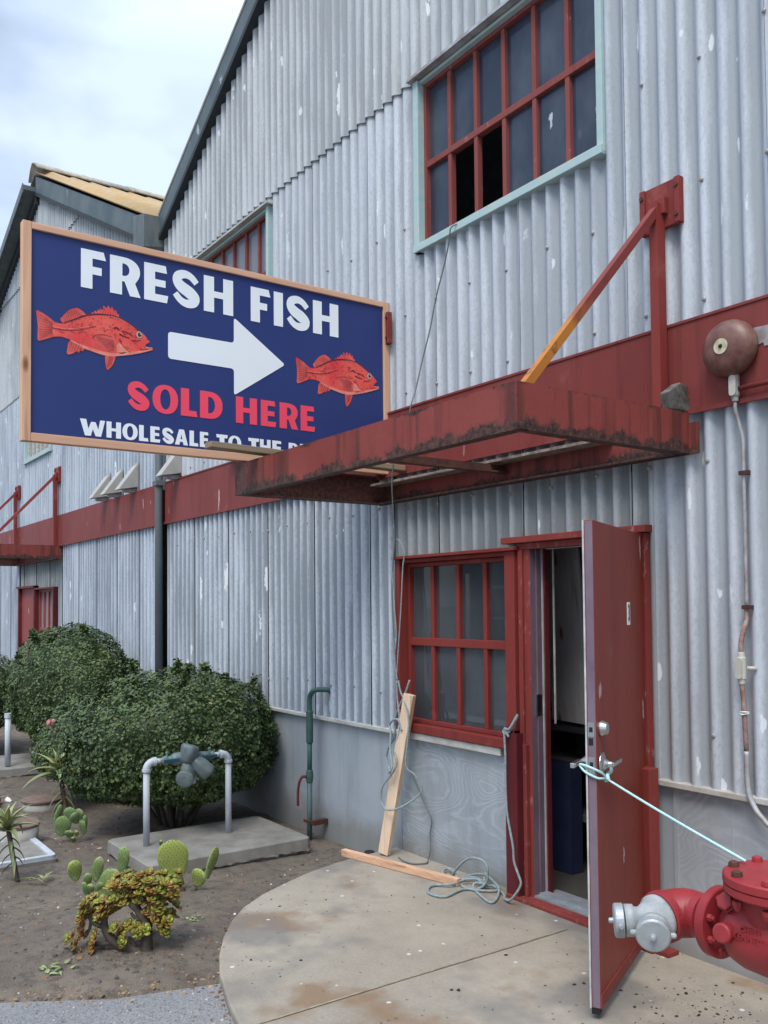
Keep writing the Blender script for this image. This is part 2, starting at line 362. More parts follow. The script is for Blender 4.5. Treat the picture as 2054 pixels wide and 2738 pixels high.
def mat_fish():
    k = N('rockfish print'); z = k.noise(26, None, 4, .7)
    x = k.mix(k.ramp(k.noise(5, None, 4), .35, .65), (.68, .055, .055), (.80, .13, .095))
    x = k.mix(k.mul(k.ramp(z, .56, .64), .8), x, (.26, .02, .03))
    return k.done(x, .4)
M_fish = mat_fish()
M_fin = mat_flat('fish fin print', (.72, .13, .10), .4, c2=(.48, .05, .05), scale=12, bump=0)
M_findark = mat_flat('fish dark line print', (.17, .025, .04), .4, bump=0)
M_fishpale = mat_flat('fish pale line print', (.76, .30, .22), .4, c2=(.74, .15, .11), scale=16, bump=0)
M_eye = mat_flat('fish eye print', (.02, .02, .02), .3, bump=0); M_eyew = mat_flat('fish eye ring print', (.45, .42, .38), .3, bump=0)

# ------------------------------------------------------------------ builders
def tag(o, label=None, cat=None, group=None, kind=None):
    if label: o['label'] = label
    if cat: o['category'] = cat
    if group: o['group'] = group
    if kind: o['kind'] = kind
    return o
def thing(name, loc, label, cat, group=None):
    o = bpy.data.objects.new(name, None); col.objects.link(o); o.location = loc; o.empty_display_size = .1
    return tag(o, label, cat, group)
def base(o):
    v = Vector((0, 0, 0))
    while o is not None: v += o.location; o = o.parent
    return v
class MB:
    def __init__(s): s.v = []; s.f = []; s.sm = []; s.at = {}
    def add(s, vs, fs, smooth=False, **at):
        n = len(s.v); s.v += [tuple(p) for p in vs]; s.f += [tuple(i+n for i in f) for f in fs]; s.sm += [smooth]*len(fs)
        for k, a in at.items():
            L_ = s.at.setdefault(k, [0.0]*n); L_ += [0.0]*(n-len(L_)); L_ += list(a) if hasattr(a, '__len__') else [a]*len(vs)
        return s
    def box(s, x0, x1, y0, y1, z0, z1, bev=0):
        if x0 > x1: x0, x1 = x1, x0
        if y0 > y1: y0, y1 = y1, y0
        if z0 > z1: z0, z1 = z1, z0
        v = [(x, y, z) for z in (z0, z1) for y in (y0, y1) for x in (x0, x1)]
        return s.add(v, [(0, 2, 3, 1), (4, 5, 7, 6), (0, 1, 5, 4), (2, 6, 7, 3), (0, 4, 6, 2), (1, 3, 7, 5)])
    def obox(s, c, ax, ay, az, hx, hy, hz):
        c = Vector(c); v = [c+ax*hx*i+ay*hy*j+az*hz*k for k in (-1, 1) for j in (-1, 1) for i in (-1, 1)]
        return s.add(v, [(0, 2, 3, 1), (4, 5, 7, 6), (0, 1, 5, 4), (2, 6, 7, 3), (0, 4, 6, 2), (1, 3, 7, 5)])
    def bar(s, p, q, w, h=None, up=(0, 0, 1)):
        p = Vector(p); q = Vector(q); d = (q-p).normalized(); up = Vector(up)
        if abs(d.dot(up)) > .97: up = Vector((0, 1, 0))
        sd_ = d.cross(up).normalized(); up = sd_.cross(d)
        return s.obox((p+q)/2, sd_, up, d, w/2, (h or w)/2, (q-p).length/2)
    def tube(s, pts, r, seg=8, cap=True, rs=None, smooth=True, **at):
        pts = [Vector(p) for p in pts]; n = len(pts); vs = []; fs = []; up = None
        for i, p in enumerate(pts):
            t = (pts[min(i+1, n-1)]-pts[max(i-1, 0)]).normalized()
            if up is None: up = Vector((0, 0, 1)) if abs(t.z) < .9 else Vector((0, 1, 0))
            a = t.cross(up).normalized(); b = a.cross(t).normalized(); up = b
            rr = rs[i] if rs else r
            vs += [p+a*math.cos(2*PI*k/seg)*rr+b*math.sin(2*PI*k/seg)*rr for k in range(seg)]
        for i in range(n-1):
            for k in range(seg):
                k2 = (k+1) % seg; fs.append((i*seg+k, i*seg+k2, (i+1)*seg+k2, (i+1)*seg+k))
        if cap: fs += [tuple(range(seg))[::-1], tuple((n-1)*seg+k for k in range(seg))]
        return s.add(vs, fs, smooth, **at)
    def lathe(s, p, axis, prof, seg=24, smooth=False):
        p = Vector(p); ax = Vector(axis).normalized(); a = ax.orthogonal().normalized(); b = ax.cross(a); vs = []; fs = []
        for t, r in prof: vs += [p+ax*t+(a*math.cos(2*PI*k/seg)+b*math.sin(2*PI*k/seg))*max(r, 1e-4) for k in range(seg)]
        for i in range(len(prof)-1):
            for k in range(seg):
                k2 = (k+1) % seg; fs.append((i*seg+k, i*seg+k2, (i+1)*seg+k2, (i+1)*seg+k))
        fs += [tuple(range(seg))[::-1], tuple((len(prof)-1)*seg+k for k in range(seg))]
        return s.add(vs, fs, smooth)
    def prism(s, loop, d):
        """closed loop of 3D points extruded by vector d"""
        n = len(loop); d = Vector(d); v = [Vector(p) for p in loop]; v2 = [p+d for p in v]
        return s.add(v+v2, [tuple(range(n))[::-1], tuple(range(n, 2*n))]+[(i, (i+1) % n, n+(i+1) % n, n+i) for i in range(n)])
    def build(s, name, mat, parent=None, bevel=0, auto=None, solid=0, **t):
        b = base(parent) if parent is not None else Vector((0, 0, 0))
        me = bpy.data.meshes.new(name); me.from_pydata([(x-b.x, y-b.y, z-b.z) for x, y, z in s.v], [], s.f)
        me.polygons.foreach_set('use_smooth', s.sm)
        me.materials.append(mat)
        for k, a in s.at.items():
            a = a+[0.0]*(len(s.v)-len(a)); at = me.attributes.new(k, 'FLOAT', 'POINT'); at.data.foreach_set('value', a)
        me.update()
        o = bpy.data.objects.new(name, me); col.objects.link(o)
        if parent is not None: o.parent = parent
        if solid: m = o.modifiers.new('solid', 'SOLIDIFY'); m.thickness = solid; m.offset = 0
        if bevel:
            m = o.modifiers.new('bevel', 'BEVEL'); m.width = bevel; m.segments = 2; m.limit_method = 'ANGLE'; m.angle_limit = math.radians(40)
        return tag(o, **t)
def smooth_path(pts, sub=6):
    P = [Vector(p) for p in pts]; out = []
    for i in range(len(P)-1):
        a = P[max(i-1, 0)]; b = P[i]; c = P[i+1]; d = P[min(i+2, len(P)-1)]
        for k in range(sub):
            t = k/sub; out.append(.5*((2*b)+(c-a)*t+(2*a-5*b+4*c-d)*t*t+(3*b-a-3*c+d)*t**3))
    out.append(P[-1]); return out

# ------------------------------------------------------------------ ground, road, apron
def sstep(a, b, x):
    t = min(1, max(0, (x-a)/(b-a))); return t*t*(3-2*t)
EDGE = [(-3.55, 0.3), (-3.62, -1.2), (-3.76, -1.85), (-3.89, -2.3), (-4.14, -2.7), (-4.7, -3.5), (-6.2, -4.6), (-9, -5.2), (-60, -5.4)]
def edge_x(y):                       # asphalt boundary x for a given y (bed lies on its -X side)
    for (x0, y0), (x1, y1) in zip(EDGE, EDGE[1:]):
        if y1 <= y <= y0: return x0+(x1-x0)*(y-y0)/(y1-y0)
    return -60 if y < -5.4 else -3.55
APR = [(-5.02, .04), (-4.995, -.25), (-4.955, -.5), (-4.88, -.75), (-4.775, -.98), (-4.67, -1.18), (-4.54, -1.36), (-4.38, -1.51), (-4.2, -1.64), (-4.0, -1.755),
       (-3.79, -1.85), (-3.5, -1.945), (-3.2, -2.02), (-2.8, -2.07), (-2.2, -2.1), (3, -2.1), (9, -2.1), (9, .04)]
def dirt_z(x, y):
    near = sstep(-.5, -1.9, y)*sstep(-6.2, -4.6, x)
    z = -.125+.095*near
    z += .018*noise.noise((x*1.1, y*1.1, 3))+.010*noise.noise((x*4, y*4, 1))+.006*noise.noise((x*13, y*13, 1))
    d = x-edge_x(y)
    return z-.35*sstep(-.02, .10, d) if d > -.02 else z
def grid(xs, ys, zf):
    b = MB(); v = [(x, y, zf(x, y)) for y in ys for x in xs]; nx = len(xs)
    b.add(v, [(j*nx+i, j*nx+i+1, (j+1)*nx+i+1, (j+1)*nx+i) for j in range(len(ys)-1) for i in range(nx-1)], True); return b
grid(list(np.arange(-9.5, -3.3, .035)), list(np.arange(-3.4, .06, .035)), dirt_z).build('soil_bed', M_dirt, kind='structure')
b = grid(list(np.arange(-40, -9.45, .25)), list(np.arange(-5.6, .2, .2)), dirt_z); b.build('soil', M_dirt, kind='structure')
b = grid([-9.51+.1*i for i in range(62)], [-5.6+.1*i for i in range(23)], dirt_z); b.build('soil', M_dirt, kind='structure')
road = [(x, y, -.035) for x, y in EDGE]
b = MB(); b.add(road+[(-500, -5.4, -.035), (-500, -600, -.035), (500, -600, -.035), (500, .3, -.035)], [tuple(range(len(road)+4))]); b.build('road', M_asph, kind='structure')
b = MB(); b.add([(-700, -5, -.3), (700, -5, -.3), (700, 900, -.3), (-700, 900, -.3)], [(0, 1, 2, 3)]); b.build('ground', M_asph, kind='structure')
b = MB(); top = [(x, y, 0) for x, y in APR]; low = [(x, y, -.2) for x, y in APR]; n = len(APR)
ring = []
for i, (x, y) in enumerate(APR): ring.append((x, y))
b.add(top+low, [tuple(range(n))]+[(i, i+n, (i+1) % n+n, (i+1) % n) for i in range(n)])
b.build('concrete_apron', M_apron, bevel=.012, kind='structure')
b = MB(); J = [(-3.24, -1.98), (-3.24, -1.2), (-3.235, -.6), (-3.24, -.2)]
for (x0, y0), (x1, y1) in zip(J, J[1:]): b.add([(x0-.006, y0, .004), (x0+.006, y0, .004), (x1+.006, y1, .004), (x1-.006, y1, .004)], [(0, 1, 2, 3)])
b.build('pavement_joint', M_joint, kind='structure')

# ------------------------------------------------------------------ corrugated walls
PITCH = .1098; SEAM0 = -2.16
def corr(b, x0, x1, low, high, holes=(), amp=.019, y0=0.0, sheets=True, lap=.009, ph=0.0, step=8):
    """corrugated sheets between x0..x1; low/high are functions of x; holes = (xa, xb, za, zb)"""
    xs = set([round(x0, 4), round(x1, 4)]); dx = PITCH/step
    i0 = math.ceil((x0-SEAM0)/dx); 
    while SEAM0+i0*dx < x1: xs.add(round(SEAM0+i0*dx, 4)); i0 += 1
    for h in holes:
        for e in h[:2]:
            if x0 < e < x1: xs.add(e)
    xs = sorted(xs)
    def yy(x, off=0): return y0-amp*math.cos(2*PI*(x-SEAM0)/PITCH+ph)+off
    for xa, xb in zip(xs, xs[1:]):
        if xb-xa < 1e-4: continue
        xm = (xa+xb)/2; k = math.floor((xm-SEAM0)/(7*PITCH)) if sheets else 0
        fr = ((xm-SEAM0) % (7*PITCH))/(7*PITCH)
        off = -lap*fr if sheets else 0                 # each sheet laps over its neighbour
        ivs = [(low(xm), high(xm))]
        for h in holes:
            if h[0] <= xm <= h[1]:
                nw = []
                for a, c in ivs:
                    if h[3] <= a or h[2] >= c: nw.append((a, c)); continue
                    if h[2] > a: nw.append((a, h[2]))
                    if h[3] < c: nw.append((h[3], c))
                ivs = nw
        for a, c in ivs:
            if c-a < .01: continue
            la = low(xa)-low(xm) if abs(a-low(xm)) < 1e-6 else 0; lb = low(xb)-low(xm) if abs(a-low(xm)) < 1e-6 else 0
            ha = high(xa)-high(xm) if abs(c-high(xm)) < 1e-6 else 0; hb = high(xb)-high(xm) if abs(c-high(xm)) < 1e-6 else 0
            fa = off; 
            b.add([(xa, yy(xa, fa), a+la), (xb, yy(xb, fa), a+lb), (xb, yy(xb, fa), c+hb), (xa, yy(xa, fa), c+ha)], [(0, 1, 2, 3)], True)
            b.add([(xa, yy(xa, fa)-.001, a+la-.002), (xa, yy(xa, fa)+.007, a+la-.002), (xb, yy(xb, fa)+.007, a+lb-.002), (xb, yy(xb, fa)-.001, a+lb-.002)], [(0, 1, 2, 3)])
    return b
def weld(o, d=.0006):
    import bmesh
    bm = bmesh.new(); bm.from_mesh(o.data); bmesh.ops.remove_doubles(bm, verts=bm.verts, dist=d); bm.to_mesh(o.data); bm.free()

VX = -9.12                                   # valley between the two gables
RM = lambda x: 5.60+.557*(x+9.07) if x < -4.1 else 5.60+.557*(-4.1+9.07)-.557*(x+4.1)      # roof edge, near gable
RF = lambda x: 5.74-.5*(x+9.12) if x > -14.2 else 8.0-.36*(-14.2-x)          # roof edge, far gable

wh = thing('warehouse', (SEAM0-2*.7686, 0, 0), 'corrugated grey warehouse gable with open red door and a big many paned window above', 'warehouse')
DOOR = (-3.66, -2.88, -.2, 1.99); LW = (-4.87, -3.74, .80, 1.95); UW = (-4.66, -3.06, 3.98, 5.13); W2 = (-8.32, -6.73, 3.98, 5.075)
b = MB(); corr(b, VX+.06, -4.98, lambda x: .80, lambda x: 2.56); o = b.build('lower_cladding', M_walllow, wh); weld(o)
b = MB(); corr(b, -2.80, 6.0, lambda x: .80, lambda x: 2.56)
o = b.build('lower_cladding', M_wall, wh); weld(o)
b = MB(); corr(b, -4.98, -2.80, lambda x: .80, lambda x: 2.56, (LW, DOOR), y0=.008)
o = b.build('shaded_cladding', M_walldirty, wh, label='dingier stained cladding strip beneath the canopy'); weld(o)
UP = 5.15
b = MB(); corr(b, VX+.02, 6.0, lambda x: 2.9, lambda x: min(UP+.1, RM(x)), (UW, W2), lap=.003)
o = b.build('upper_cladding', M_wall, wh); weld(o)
b = MB(); corr(b, VX+.02, 6.0, lambda x: UP, lambda x: max(UP+.001, RM(x)), (UW, W2), amp=.019, y0=-.017, sheets=False)
o = b.build('gable_cladding', M_wallup, wh); weld(o)
# screws
random.seed(3); sb = MB(); sb.lathe((0, 0, 0), (0, -1, 0), [(0, .011), (.004, .011), (.008, .006)], 8); s0_ = None; cnt = 0
for row in (2.30, 1.05, 3.05, 4.2, 3.6):
    for i in range(1, -60, -1):
        x = SEAM0+PITCH*i*3
        if not VX+.1 < x < 3: continue
        z = row+random.uniform(-.02, .02)
        if any(h[0]-.05 < x < h[1]+.05 and h[2] < z < h[3] for h in (UW, W2, LW, DOOR)) or (z < 1.2 and -4.9 < x < -2.8) or cnt > 98: continue
        if s0_ is None: s0_ = sb.build('screw', M_conduit); o = s0_
        else: o = s0_.copy(); col.objects.link(o)
        o.parent = wh; o.location = Vector((x, -.022, z))-wh.location; cnt += 1
# plinth
b = MB(); b.box(-4.93, -3.9, .012, .10, -.25, .80); b.box(-2.72, 6, .012, .10, .1, .80); b.build('plywood_skirting', M_ply, wh)
b = MB(); b.box(VX, -4.932, .010, .30, -.4, .80); b.build('plinth', M_conc, wh)
b = MB(); b.box(-2.79, 6, .006, .2, -.2, .098); b.build('plinth', M_conc, wh)
b = MB(); b.box(-2.834, -2.721, .014, .11, .0985, .80); b.build('skirting_batten', M_conc, wh)
for xa, xb, ya in ((-6.53, -6.522, .006), (-2.735, -2.715, .004), (-2.43, -2.425, .009)):
    b = MB(); b.box(xa, xb, ya, .02, .1, .8); b.build('skirting_batten', M_conc, wh)
b = MB(); b.box(VX, -4.885, -.028, .02, .775, .803); b.box(-2.80, 6, -.032, .02, .775, .803); b.box(-4.88, -3.905, -.03, .02, .765, .81)
b.build('plinth_sill', M_sill, wh, bevel=.004)
# band
b = MB(); b.box(VX+.055, 6.0, -.034, .02, 2.535, 2.967); b.box(VX+.055, 6.0, -.046, -.0345, 2.522, 2.545); b.box(VX+.055, 6, -.040, -.0345, 2.957, 2.97); b.build('fascia_band', M_band, wh)
b = MB(); b.box(-8.36, -6.69, -.066, .03, 5.072, 5.088); b.build('window_head', M_sill, wh)
b = MB(); b.box(-4.70, -3.02, -.068, .03, 5.126, 5.146); b.build('window_head', M_conduit, wh)
b = MB(); b.prism([(x, -.038, z) for x, z in ((-2.245, 2.775), (-2.22, 2.762), (-2.19, 2.768), (-2.185, 2.75), (-2.1, 2.752), (-2.09, 2.84), (-2.13, 2.846), (-2.17, 2.838), (-2.24, 2.842))], (0, .0036, 0)); b.build('peeled_patch', M_conduit, wh, label='bare blue grey patch where the red band paint peeled')

def window(parent, name, x0, x1, z0, z1, cols, rails, fmat, gmat, casing=None, yg=.05, bar=.052, missing=(), caseout=.035, cw=.065, railh=.05):
    w = MB(); e = bar*.75
    w.box(x0, x0+e, yg-.035, yg+.02, z0, z1); w.box(x1-e, x1, yg-.035, yg+.02, z0, z1)
    w.box(x0+e, x1-e, yg-.034, yg+.019, z0, z0+e); w.box(x0+e, x1-e, yg-.034, yg+.019, z1-e, z1)
    for i in range(1, cols):
        x = x0+(x1-x0)*i/cols; w.box(x-bar/2, x+bar/2, yg-.026, yg+.016, z0+e, z1-e)
    for z in rails: w.box(x0+e, x1-e, yg-.030, yg+.018, z-railh/2, z+railh/2)
    wo_ = w.build(name, fmat, parent, bevel=.003)
    zs = [z0]+list(rails)+[z1]; g = MB()
    for i in range(cols):
        for j in range(len(zs)-1):
            if (i, j) in missing: continue
            xa = x0+(x1-x0)*i/cols; xb = x0+(x1-x0)*(i+1)/cols; tl = random.uniform(-.0015, .0015)
            g.box(xa+.005, xb-.005, yg+tl, yg+.004+tl, zs[j]+.005, zs[j+1]-.005)
    g.build('glass', gmat, wo_)
    if casing:
        c = MB(); o_ = caseout
        c.box(x0-cw, x0, -o_, yg+.02, z0-cw, z1+cw*.4); c.box(x1, x1+cw*.8, -o_, yg+.02, z0-cw*.8, z1+cw*.4)
        c.box(x0-cw+.002, x1+cw*.8-.002, -o_-.012, yg+.019, z0-cw, z0-.002); c.box(x0, x1, -o_*.5, yg+.018, z1, z1+cw*.4)
        c.build('casing', casing, wo_, bevel=.003)
    return wo_
random.seed(5)
window(wh, 'upper_window', -4.62, -3.10, 4.02, 5.10, 6, [4.555], M_redsun, M_glassup, M_teal, missing={(1, 0), (2, 0)}, cw=.052, bar=.032, railh=.042)
window(wh, 'upper_window', -8.27, -6.77, 4.02, 5.05, 6, [4.54], M_redsun, M_glassmid, M_teal, cw=.052, bar=.032, railh=.042)
window(wh, 'lower_window', -4.855, -3.83, .87, 1.925, 4, [1.405], M_red, M_glasslo, None, bar=.034, yg=.052, railh=.052)
b = MB(); b.box(-4.905, -4.856, -.05, .07, .845, 1.95); b.box(-3.828, -3.745, -.052, .07, .93, 1.95); b.box(-4.91, -3.725, -.075, .06, 1.952, 1.972)
b.box(-4.856, -3.83, -.042, .05, .815, .868); b.box(-4.856, -3.83, -.030, .05, 1.927, 1.951); b.build('window_surround', M_red, wh, bevel=.003)
# door frame
b = MB(); b.box(-3.742, -3.652, -.022, .02, 0.0, 1.99); b.box(-2.90, -2.835, -.045, .10, 0.0, 1.99)
b.box(-3.84, -2.815, -.065, .07, 1.992, 2.028); b.box(-3.742, -2.90, -.03, .02, 1.955, 1.991)
b.box(-3.735, -3.70, -.035, -.023, .02, 1.955); b.build('door_frame', M_redworn, wh, bevel=.003)
b = MB(); b.box(-3.66, -3.640, .021, .056, .02, 1.985); b.box(-3.656, -3.6505, -.018, .0205, .02, 1.954); b.build('door_jamb', M_purple, wh)
b = MB(); b.box(-3.652, -3.636, .057, .068, .02, 1.985); b.box(-3.62, -2.9, .076, .09, 1.955, 1.97); b.build('weather_strip', M_strip, wh)
b = MB(); b.box(-3.66, -3.625, .069, .100, .02, 1.985); b.build('inner_jamb', M_reddark, wh)
b = MB(); b.box(-3.652, -3.6395, .012, .05, 1.02, 1.14); b.build('strike_plate', M_chrome, wh)
b = MB(); b.box(-3.80, -2.70, -.10, -.02, .0, .022); b.build('door_step', M_redworn, wh, bevel=.004)
b = MB(); b.box(-3.655, -2.9, -.0195, .16, .0, .030); b.box(-3.655, -2.9, .02, .07, .0305, .042); b.build('threshold', M_galv, wh)
# steel guards either side of the doorway
b = MB(); b.box(-3.803, -3.706, -.088, -.081, 0.0, .922); b.box(-3.713, -3.706, -.081, -.024, 0, .922); b.box(-3.803, -3.797, -.081, -.03, 0, .922)
b.build('jamb_guard', M_reddark, wh, bevel=.002)
b = MB(); b.box(-3.70, -3.672, -.050, -.0235, 0.022, .86); b.build('jamb_guard', M_redworn, wh, bevel=.003)
b = MB(); b.box(-2.853, -2.776, -.118, -.047, 0.0, .862); o = b.build('jamb_guard', M_red, wh, bevel=.004)
b = MB(); b.lathe((-2.82, -.1185, .81), (0, -1, 0), [(0, .006), (.0005, .006)], 10); b.build('bolt_hole', M_black, o)
# door leaf, swung out past ninety degrees
hx, hy = -2.862, -.022; dv = Vector((math.sin(.46), -math.cos(.46), 0)); nvv = Vector((math.cos(.46), math.sin(.46), 0)); DW = .90; ZB, ZT = .045, 1.985
UZ = Vector((0, 0, 1)); H = Vector((hx, hy, 0))
dr = MB(); dr.obox(H+dv*DW/2-nvv*.019+UZ*(ZB+ZT)/2, dv, nvv, UZ, DW/2, .019, (ZT-ZB)/2); door = dr.build('door', M_reddoor, wh, bevel=.003)
b = MB(); b.obox(H+dv*(DW+.001)-nvv*.018+UZ*(ZB+ZT)/2, dv, nvv, UZ, .0015, .0155, (ZT-ZB)/2-.004); b.build('door_edge', M_purple, door)
b = MB(); b.obox(H+dv*(DW+.002)-nvv*.040+UZ*(ZB+ZT)/2, dv, nvv, UZ, .004, .0035, (ZT-ZB)/2); b.build('edge_strip', M_strip, door)
b = MB(); b.obox(H+dv*DW/2+nvv*.002+UZ*(ZB+.03), dv, nvv, UZ, DW/2, .0035, .026); b.build('kick_strip', M_redworn, door)
b = MB(); b.obox(H+dv*(DW-.02)-nvv*.022+UZ*(ZB-.012), dv, nvv, UZ, .02, .016, .012); b.build('door_sweep', M_black, door)
def onface(s, z, out=0.0): return H+dv*s+nvv*out+UZ*z
b = MB(); b.lathe(onface(DW-.06, 1.143, .001), nvv, [(0, .034), (.006, .034), (.028, .024), (.030, .02)], 24); b.build('deadbolt', M_chrome, door)
b = MB(); c_ = onface(DW-.065, 1.0, .001); b.lathe(c_, nvv, [(0, .046), (.006, .046), (.010, .038), (.013, .024), (.03, .013), (.045, .012)], 28)
b.bar(c_+nvv*.045+dv*.010, c_+nvv*.045-dv*.115, .020, .018); b.build('lever_handle', M_chrome, door, bevel=.003)
b = MB(); c2 = onface(DW-.065, 1.0, -.045); b.lathe(c2, -nvv, [(0, .04), (.008, .036), (.04, .011)], 20); b.bar(c2-nvv*.045, c2-nvv*.045-dv*.02+nvv*0, .02, .018)
b.bar(c2-nvv*.045, c2-nvv*.045+dv*.10, .02, .02); b.build('lever_handle', M_chrome, door, bevel=.003)
for z, h in ((1.143, .028), (1.0, .034)): b = MB(); b.obox(H+dv*(DW+.003)-nvv*.021+UZ*z, dv, nvv, UZ, .0012, .013, h); b.build('latch_plate', M_chrome, door)
b = MB()
for z, h in ((1.143, .010), (1.0, .014)): b.obox(H+dv*(DW+.0045)-nvv*.021+UZ*z, dv, nvv, UZ, .001, .007, h)
b.obox(H+dv*(DW+.003)-nvv*.022+UZ*1.095, dv, nvv, UZ, .001, .009, .014); b.build('latch_hole', M_black, door)
for z in (1.72, 1.08, .3):
    b = MB(); b.tube([(-2.888, -.052, z-.05), (-2.888, -.052, z+.05)], .008, 8); b.build('hinge', M_reddark, door)
b = MB(); b.obox(onface(.33, 1.60, .0015), dv, nvv, UZ, .025, .0012, .052); pl = b.build('number_plate', M_white, door)
def text_mesh(txt, size, mat, name, parent, origin, ux, uz, un, extr=.0, off=0.0, sx=1):
    cu = bpy.data.curves.new('t', 'FONT'); cu.body = txt; cu.size = size; cu.align_x = 'CENTER'; cu.align_y = 'CENTER'; cu.extrude = extr; cu.offset = off
    to = bpy.data.objects.new('t', cu); col.objects.link(to); bpy.context.view_layer.update()
    me = bpy.data.meshes.new_from_object(to.evaluated_get(bpy.context.evaluated_depsgraph_get()))
    bpy.data.objects.remove(to); ux, uz, un = Vector(ux), Vector(uz), Vector(un); bs = base(parent)
    for v in me.vertices:
        c = v.co.copy(); v.co = Vector(origin)+ux*c.x*sx+uz*c.y+un*c.z-bs
    me.materials.clear(); me.materials.append(mat); me.name = name
    o = bpy.data.objects.new(name, me); col.objects.link(o); o.parent = parent; return o
text_mesh('3', .105, M_black, 'number', pl, onface(.33, 1.60, .004), -dv, UZ, nvv, .0005, .0015, .55)

# roof edge trim, roofs
def gable_trim(parent, pts, y, h, th, mat, name, back=0.4, soff=True):
    b = MB()
    for (x0, z0), (x1, z1) in zip(pts, pts[1:]):
        b.prism([(x0, y, z0), (x1, y, z1), (x1, y, z1-h), (x0, y, z0-h)], (0, th, 0))
    b.build(name, mat, parent)
    if soff:
        s_ = MB()
        for (x0, z0), (x1, z1) in zip(pts, pts[1:]):
            s_.prism([(x0, y-.012, z0-h-.002), (x1, y-.012, z1-h-.002), (x1, y-.012, z1-h-.055), (x0, y-.012, z0-h-.055)], (0, -y, 0))
        s_.build('soffit_board', M_soffit, parent)
PK = (-4.1, 5.84+.557*(9.12-4.1))
gable_trim(wh, [(-9.12, 5.84), PK, (.9, 5.84), (3, 5.84)], -.085, .235, .09, M_rake, 'rake_fascia')
b = MB()
for (x0, z0), (x1, z1) in (((-9.12, 5.845), (PK[0], PK[1]+.005)), ((PK[0], PK[1]+.005), (.9, 5.845))):
    b.add([(x0, -.09, z0), (x1, -.09, z1), (x1, 14, z1), (x0, 14, z0)], [(0, 1, 2, 3)])
b.add([(.9, -.09, 5.84), (6, -.09, 5.84), (6, 14, 5.84), (.9, 14, 5.84)], [(0, 1, 2, 3)])
b.build('roof', M_roof, wh, solid=.03)
b = MB(); b.box(6.0, 6.1, 0, 14, -.3, 5.84); b.box(-9.1, 6.1, 14, 14.1, -.3, 5.84); b.build('rear_wall', M_wallup, wh)
# inside the near warehouse
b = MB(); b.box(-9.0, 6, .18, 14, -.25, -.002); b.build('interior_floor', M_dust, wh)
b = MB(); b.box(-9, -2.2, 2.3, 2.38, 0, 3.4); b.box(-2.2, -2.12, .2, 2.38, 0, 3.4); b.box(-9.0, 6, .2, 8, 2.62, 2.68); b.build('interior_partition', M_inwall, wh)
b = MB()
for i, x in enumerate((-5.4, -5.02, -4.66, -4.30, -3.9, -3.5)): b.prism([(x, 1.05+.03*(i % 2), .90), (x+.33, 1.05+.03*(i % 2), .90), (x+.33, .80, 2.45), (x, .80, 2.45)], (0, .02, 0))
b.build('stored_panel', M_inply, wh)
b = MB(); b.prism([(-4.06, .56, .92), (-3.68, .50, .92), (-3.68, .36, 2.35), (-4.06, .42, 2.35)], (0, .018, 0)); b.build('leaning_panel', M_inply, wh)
b = MB(); b.box(-3.624, -3.618, .13, .14, .97, 1.96); b.build('white_door_stop', M_strip, wh)
b = MB(); b.add([(-4.30, .95, .1), (-3.98, .70, .1), (-3.88, .72, 2.0), (-4.05, .95, 2.3)], [(0, 1, 2, 3)]); b.build('plastic_curtain', M_plastic, wh)
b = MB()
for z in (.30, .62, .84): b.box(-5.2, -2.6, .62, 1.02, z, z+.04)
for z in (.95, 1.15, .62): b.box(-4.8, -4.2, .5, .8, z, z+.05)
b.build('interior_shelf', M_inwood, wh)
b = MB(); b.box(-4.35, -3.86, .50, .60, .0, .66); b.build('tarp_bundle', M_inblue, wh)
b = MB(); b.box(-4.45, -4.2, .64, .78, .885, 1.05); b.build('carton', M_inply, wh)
b = MB()
for dx_ in (0, .012, -.01): b.tube(smooth_path([(-4.42+dx_, .2, 1.95), (-4.40+dx_*2, .2, 1.6), (-4.43, .2, 1.3), (-4.40-dx_*4, .2, 1.05), (-4.38, .2, .98)], 4), .006, 6)
b.build('hanging_cable', M_black, wh)

# far gable
fh = thing('warehouse', (SEAM0-15*.7686, 0, 0), 'farther corrugated warehouse gable with orange lichen on its roof and a closed red door', 'warehouse')
FD = (-15.38, -14.40, -.3, 1.96); FW = (-14.38, -13.33, .80, 1.94); FU = (-15.08, -13.56, 3.98, 5.1)
XE = -19.2
b = MB(); corr(b, XE, -15.52, lambda x: .80, lambda x: 2.56); o = b.build('lower_cladding', M_wallfar, fh); weld(o)
b = MB(); corr(b, -13.0, VX-.06, lambda x: .80, lambda x: 2.56)
o = b.build('lower_cladding', M_wallfar, fh); weld(o)
b = MB(); corr(b, -15.52, -13.0, lambda x: .80, lambda x: 2.56, (FD, FW), y0=.03); o = b.build('shaded_cladding', M_walldirty, fh); weld(o)
b = MB(); corr(b, XE, VX-.02, lambda x: 2.9, lambda x: min(UP+.1, RF(x)), (FU,), lap=.002); o = b.build('upper_cladding', M_wallfar, fh); weld(o)
b = MB(); corr(b, XE, VX-.02, lambda x: UP, lambda x: max(UP+.001, min(RF(x), 7.02)), (FU,), y0=-.015, sheets=False); corr(b, XE, VX-.02, lambda x: 6.95, lambda x: max(6.951, RF(x)), (), y0=-.036, sheets=False)
o = b.build('gable_cladding', M_wallup, fh); weld(o)
b = MB(); b.box(XE, VX, .010, .3, -.4, .80); b.build('plinth', M_conc, fh)
b = MB(); b.box(XE, -15.4, -.028, .02, .775, .803); b.box(-13.3, VX-.001, -.028, .02, .775, .803); b.build('plinth_sill', M_sill, fh)
b = MB(); b.box(XE, VX-.055, -.034, .02, 2.535, 2.967); b.box(XE, VX-.055, -.046, -.0345, 2.522, 2.545); b.build('fascia_band', M_band, fh)
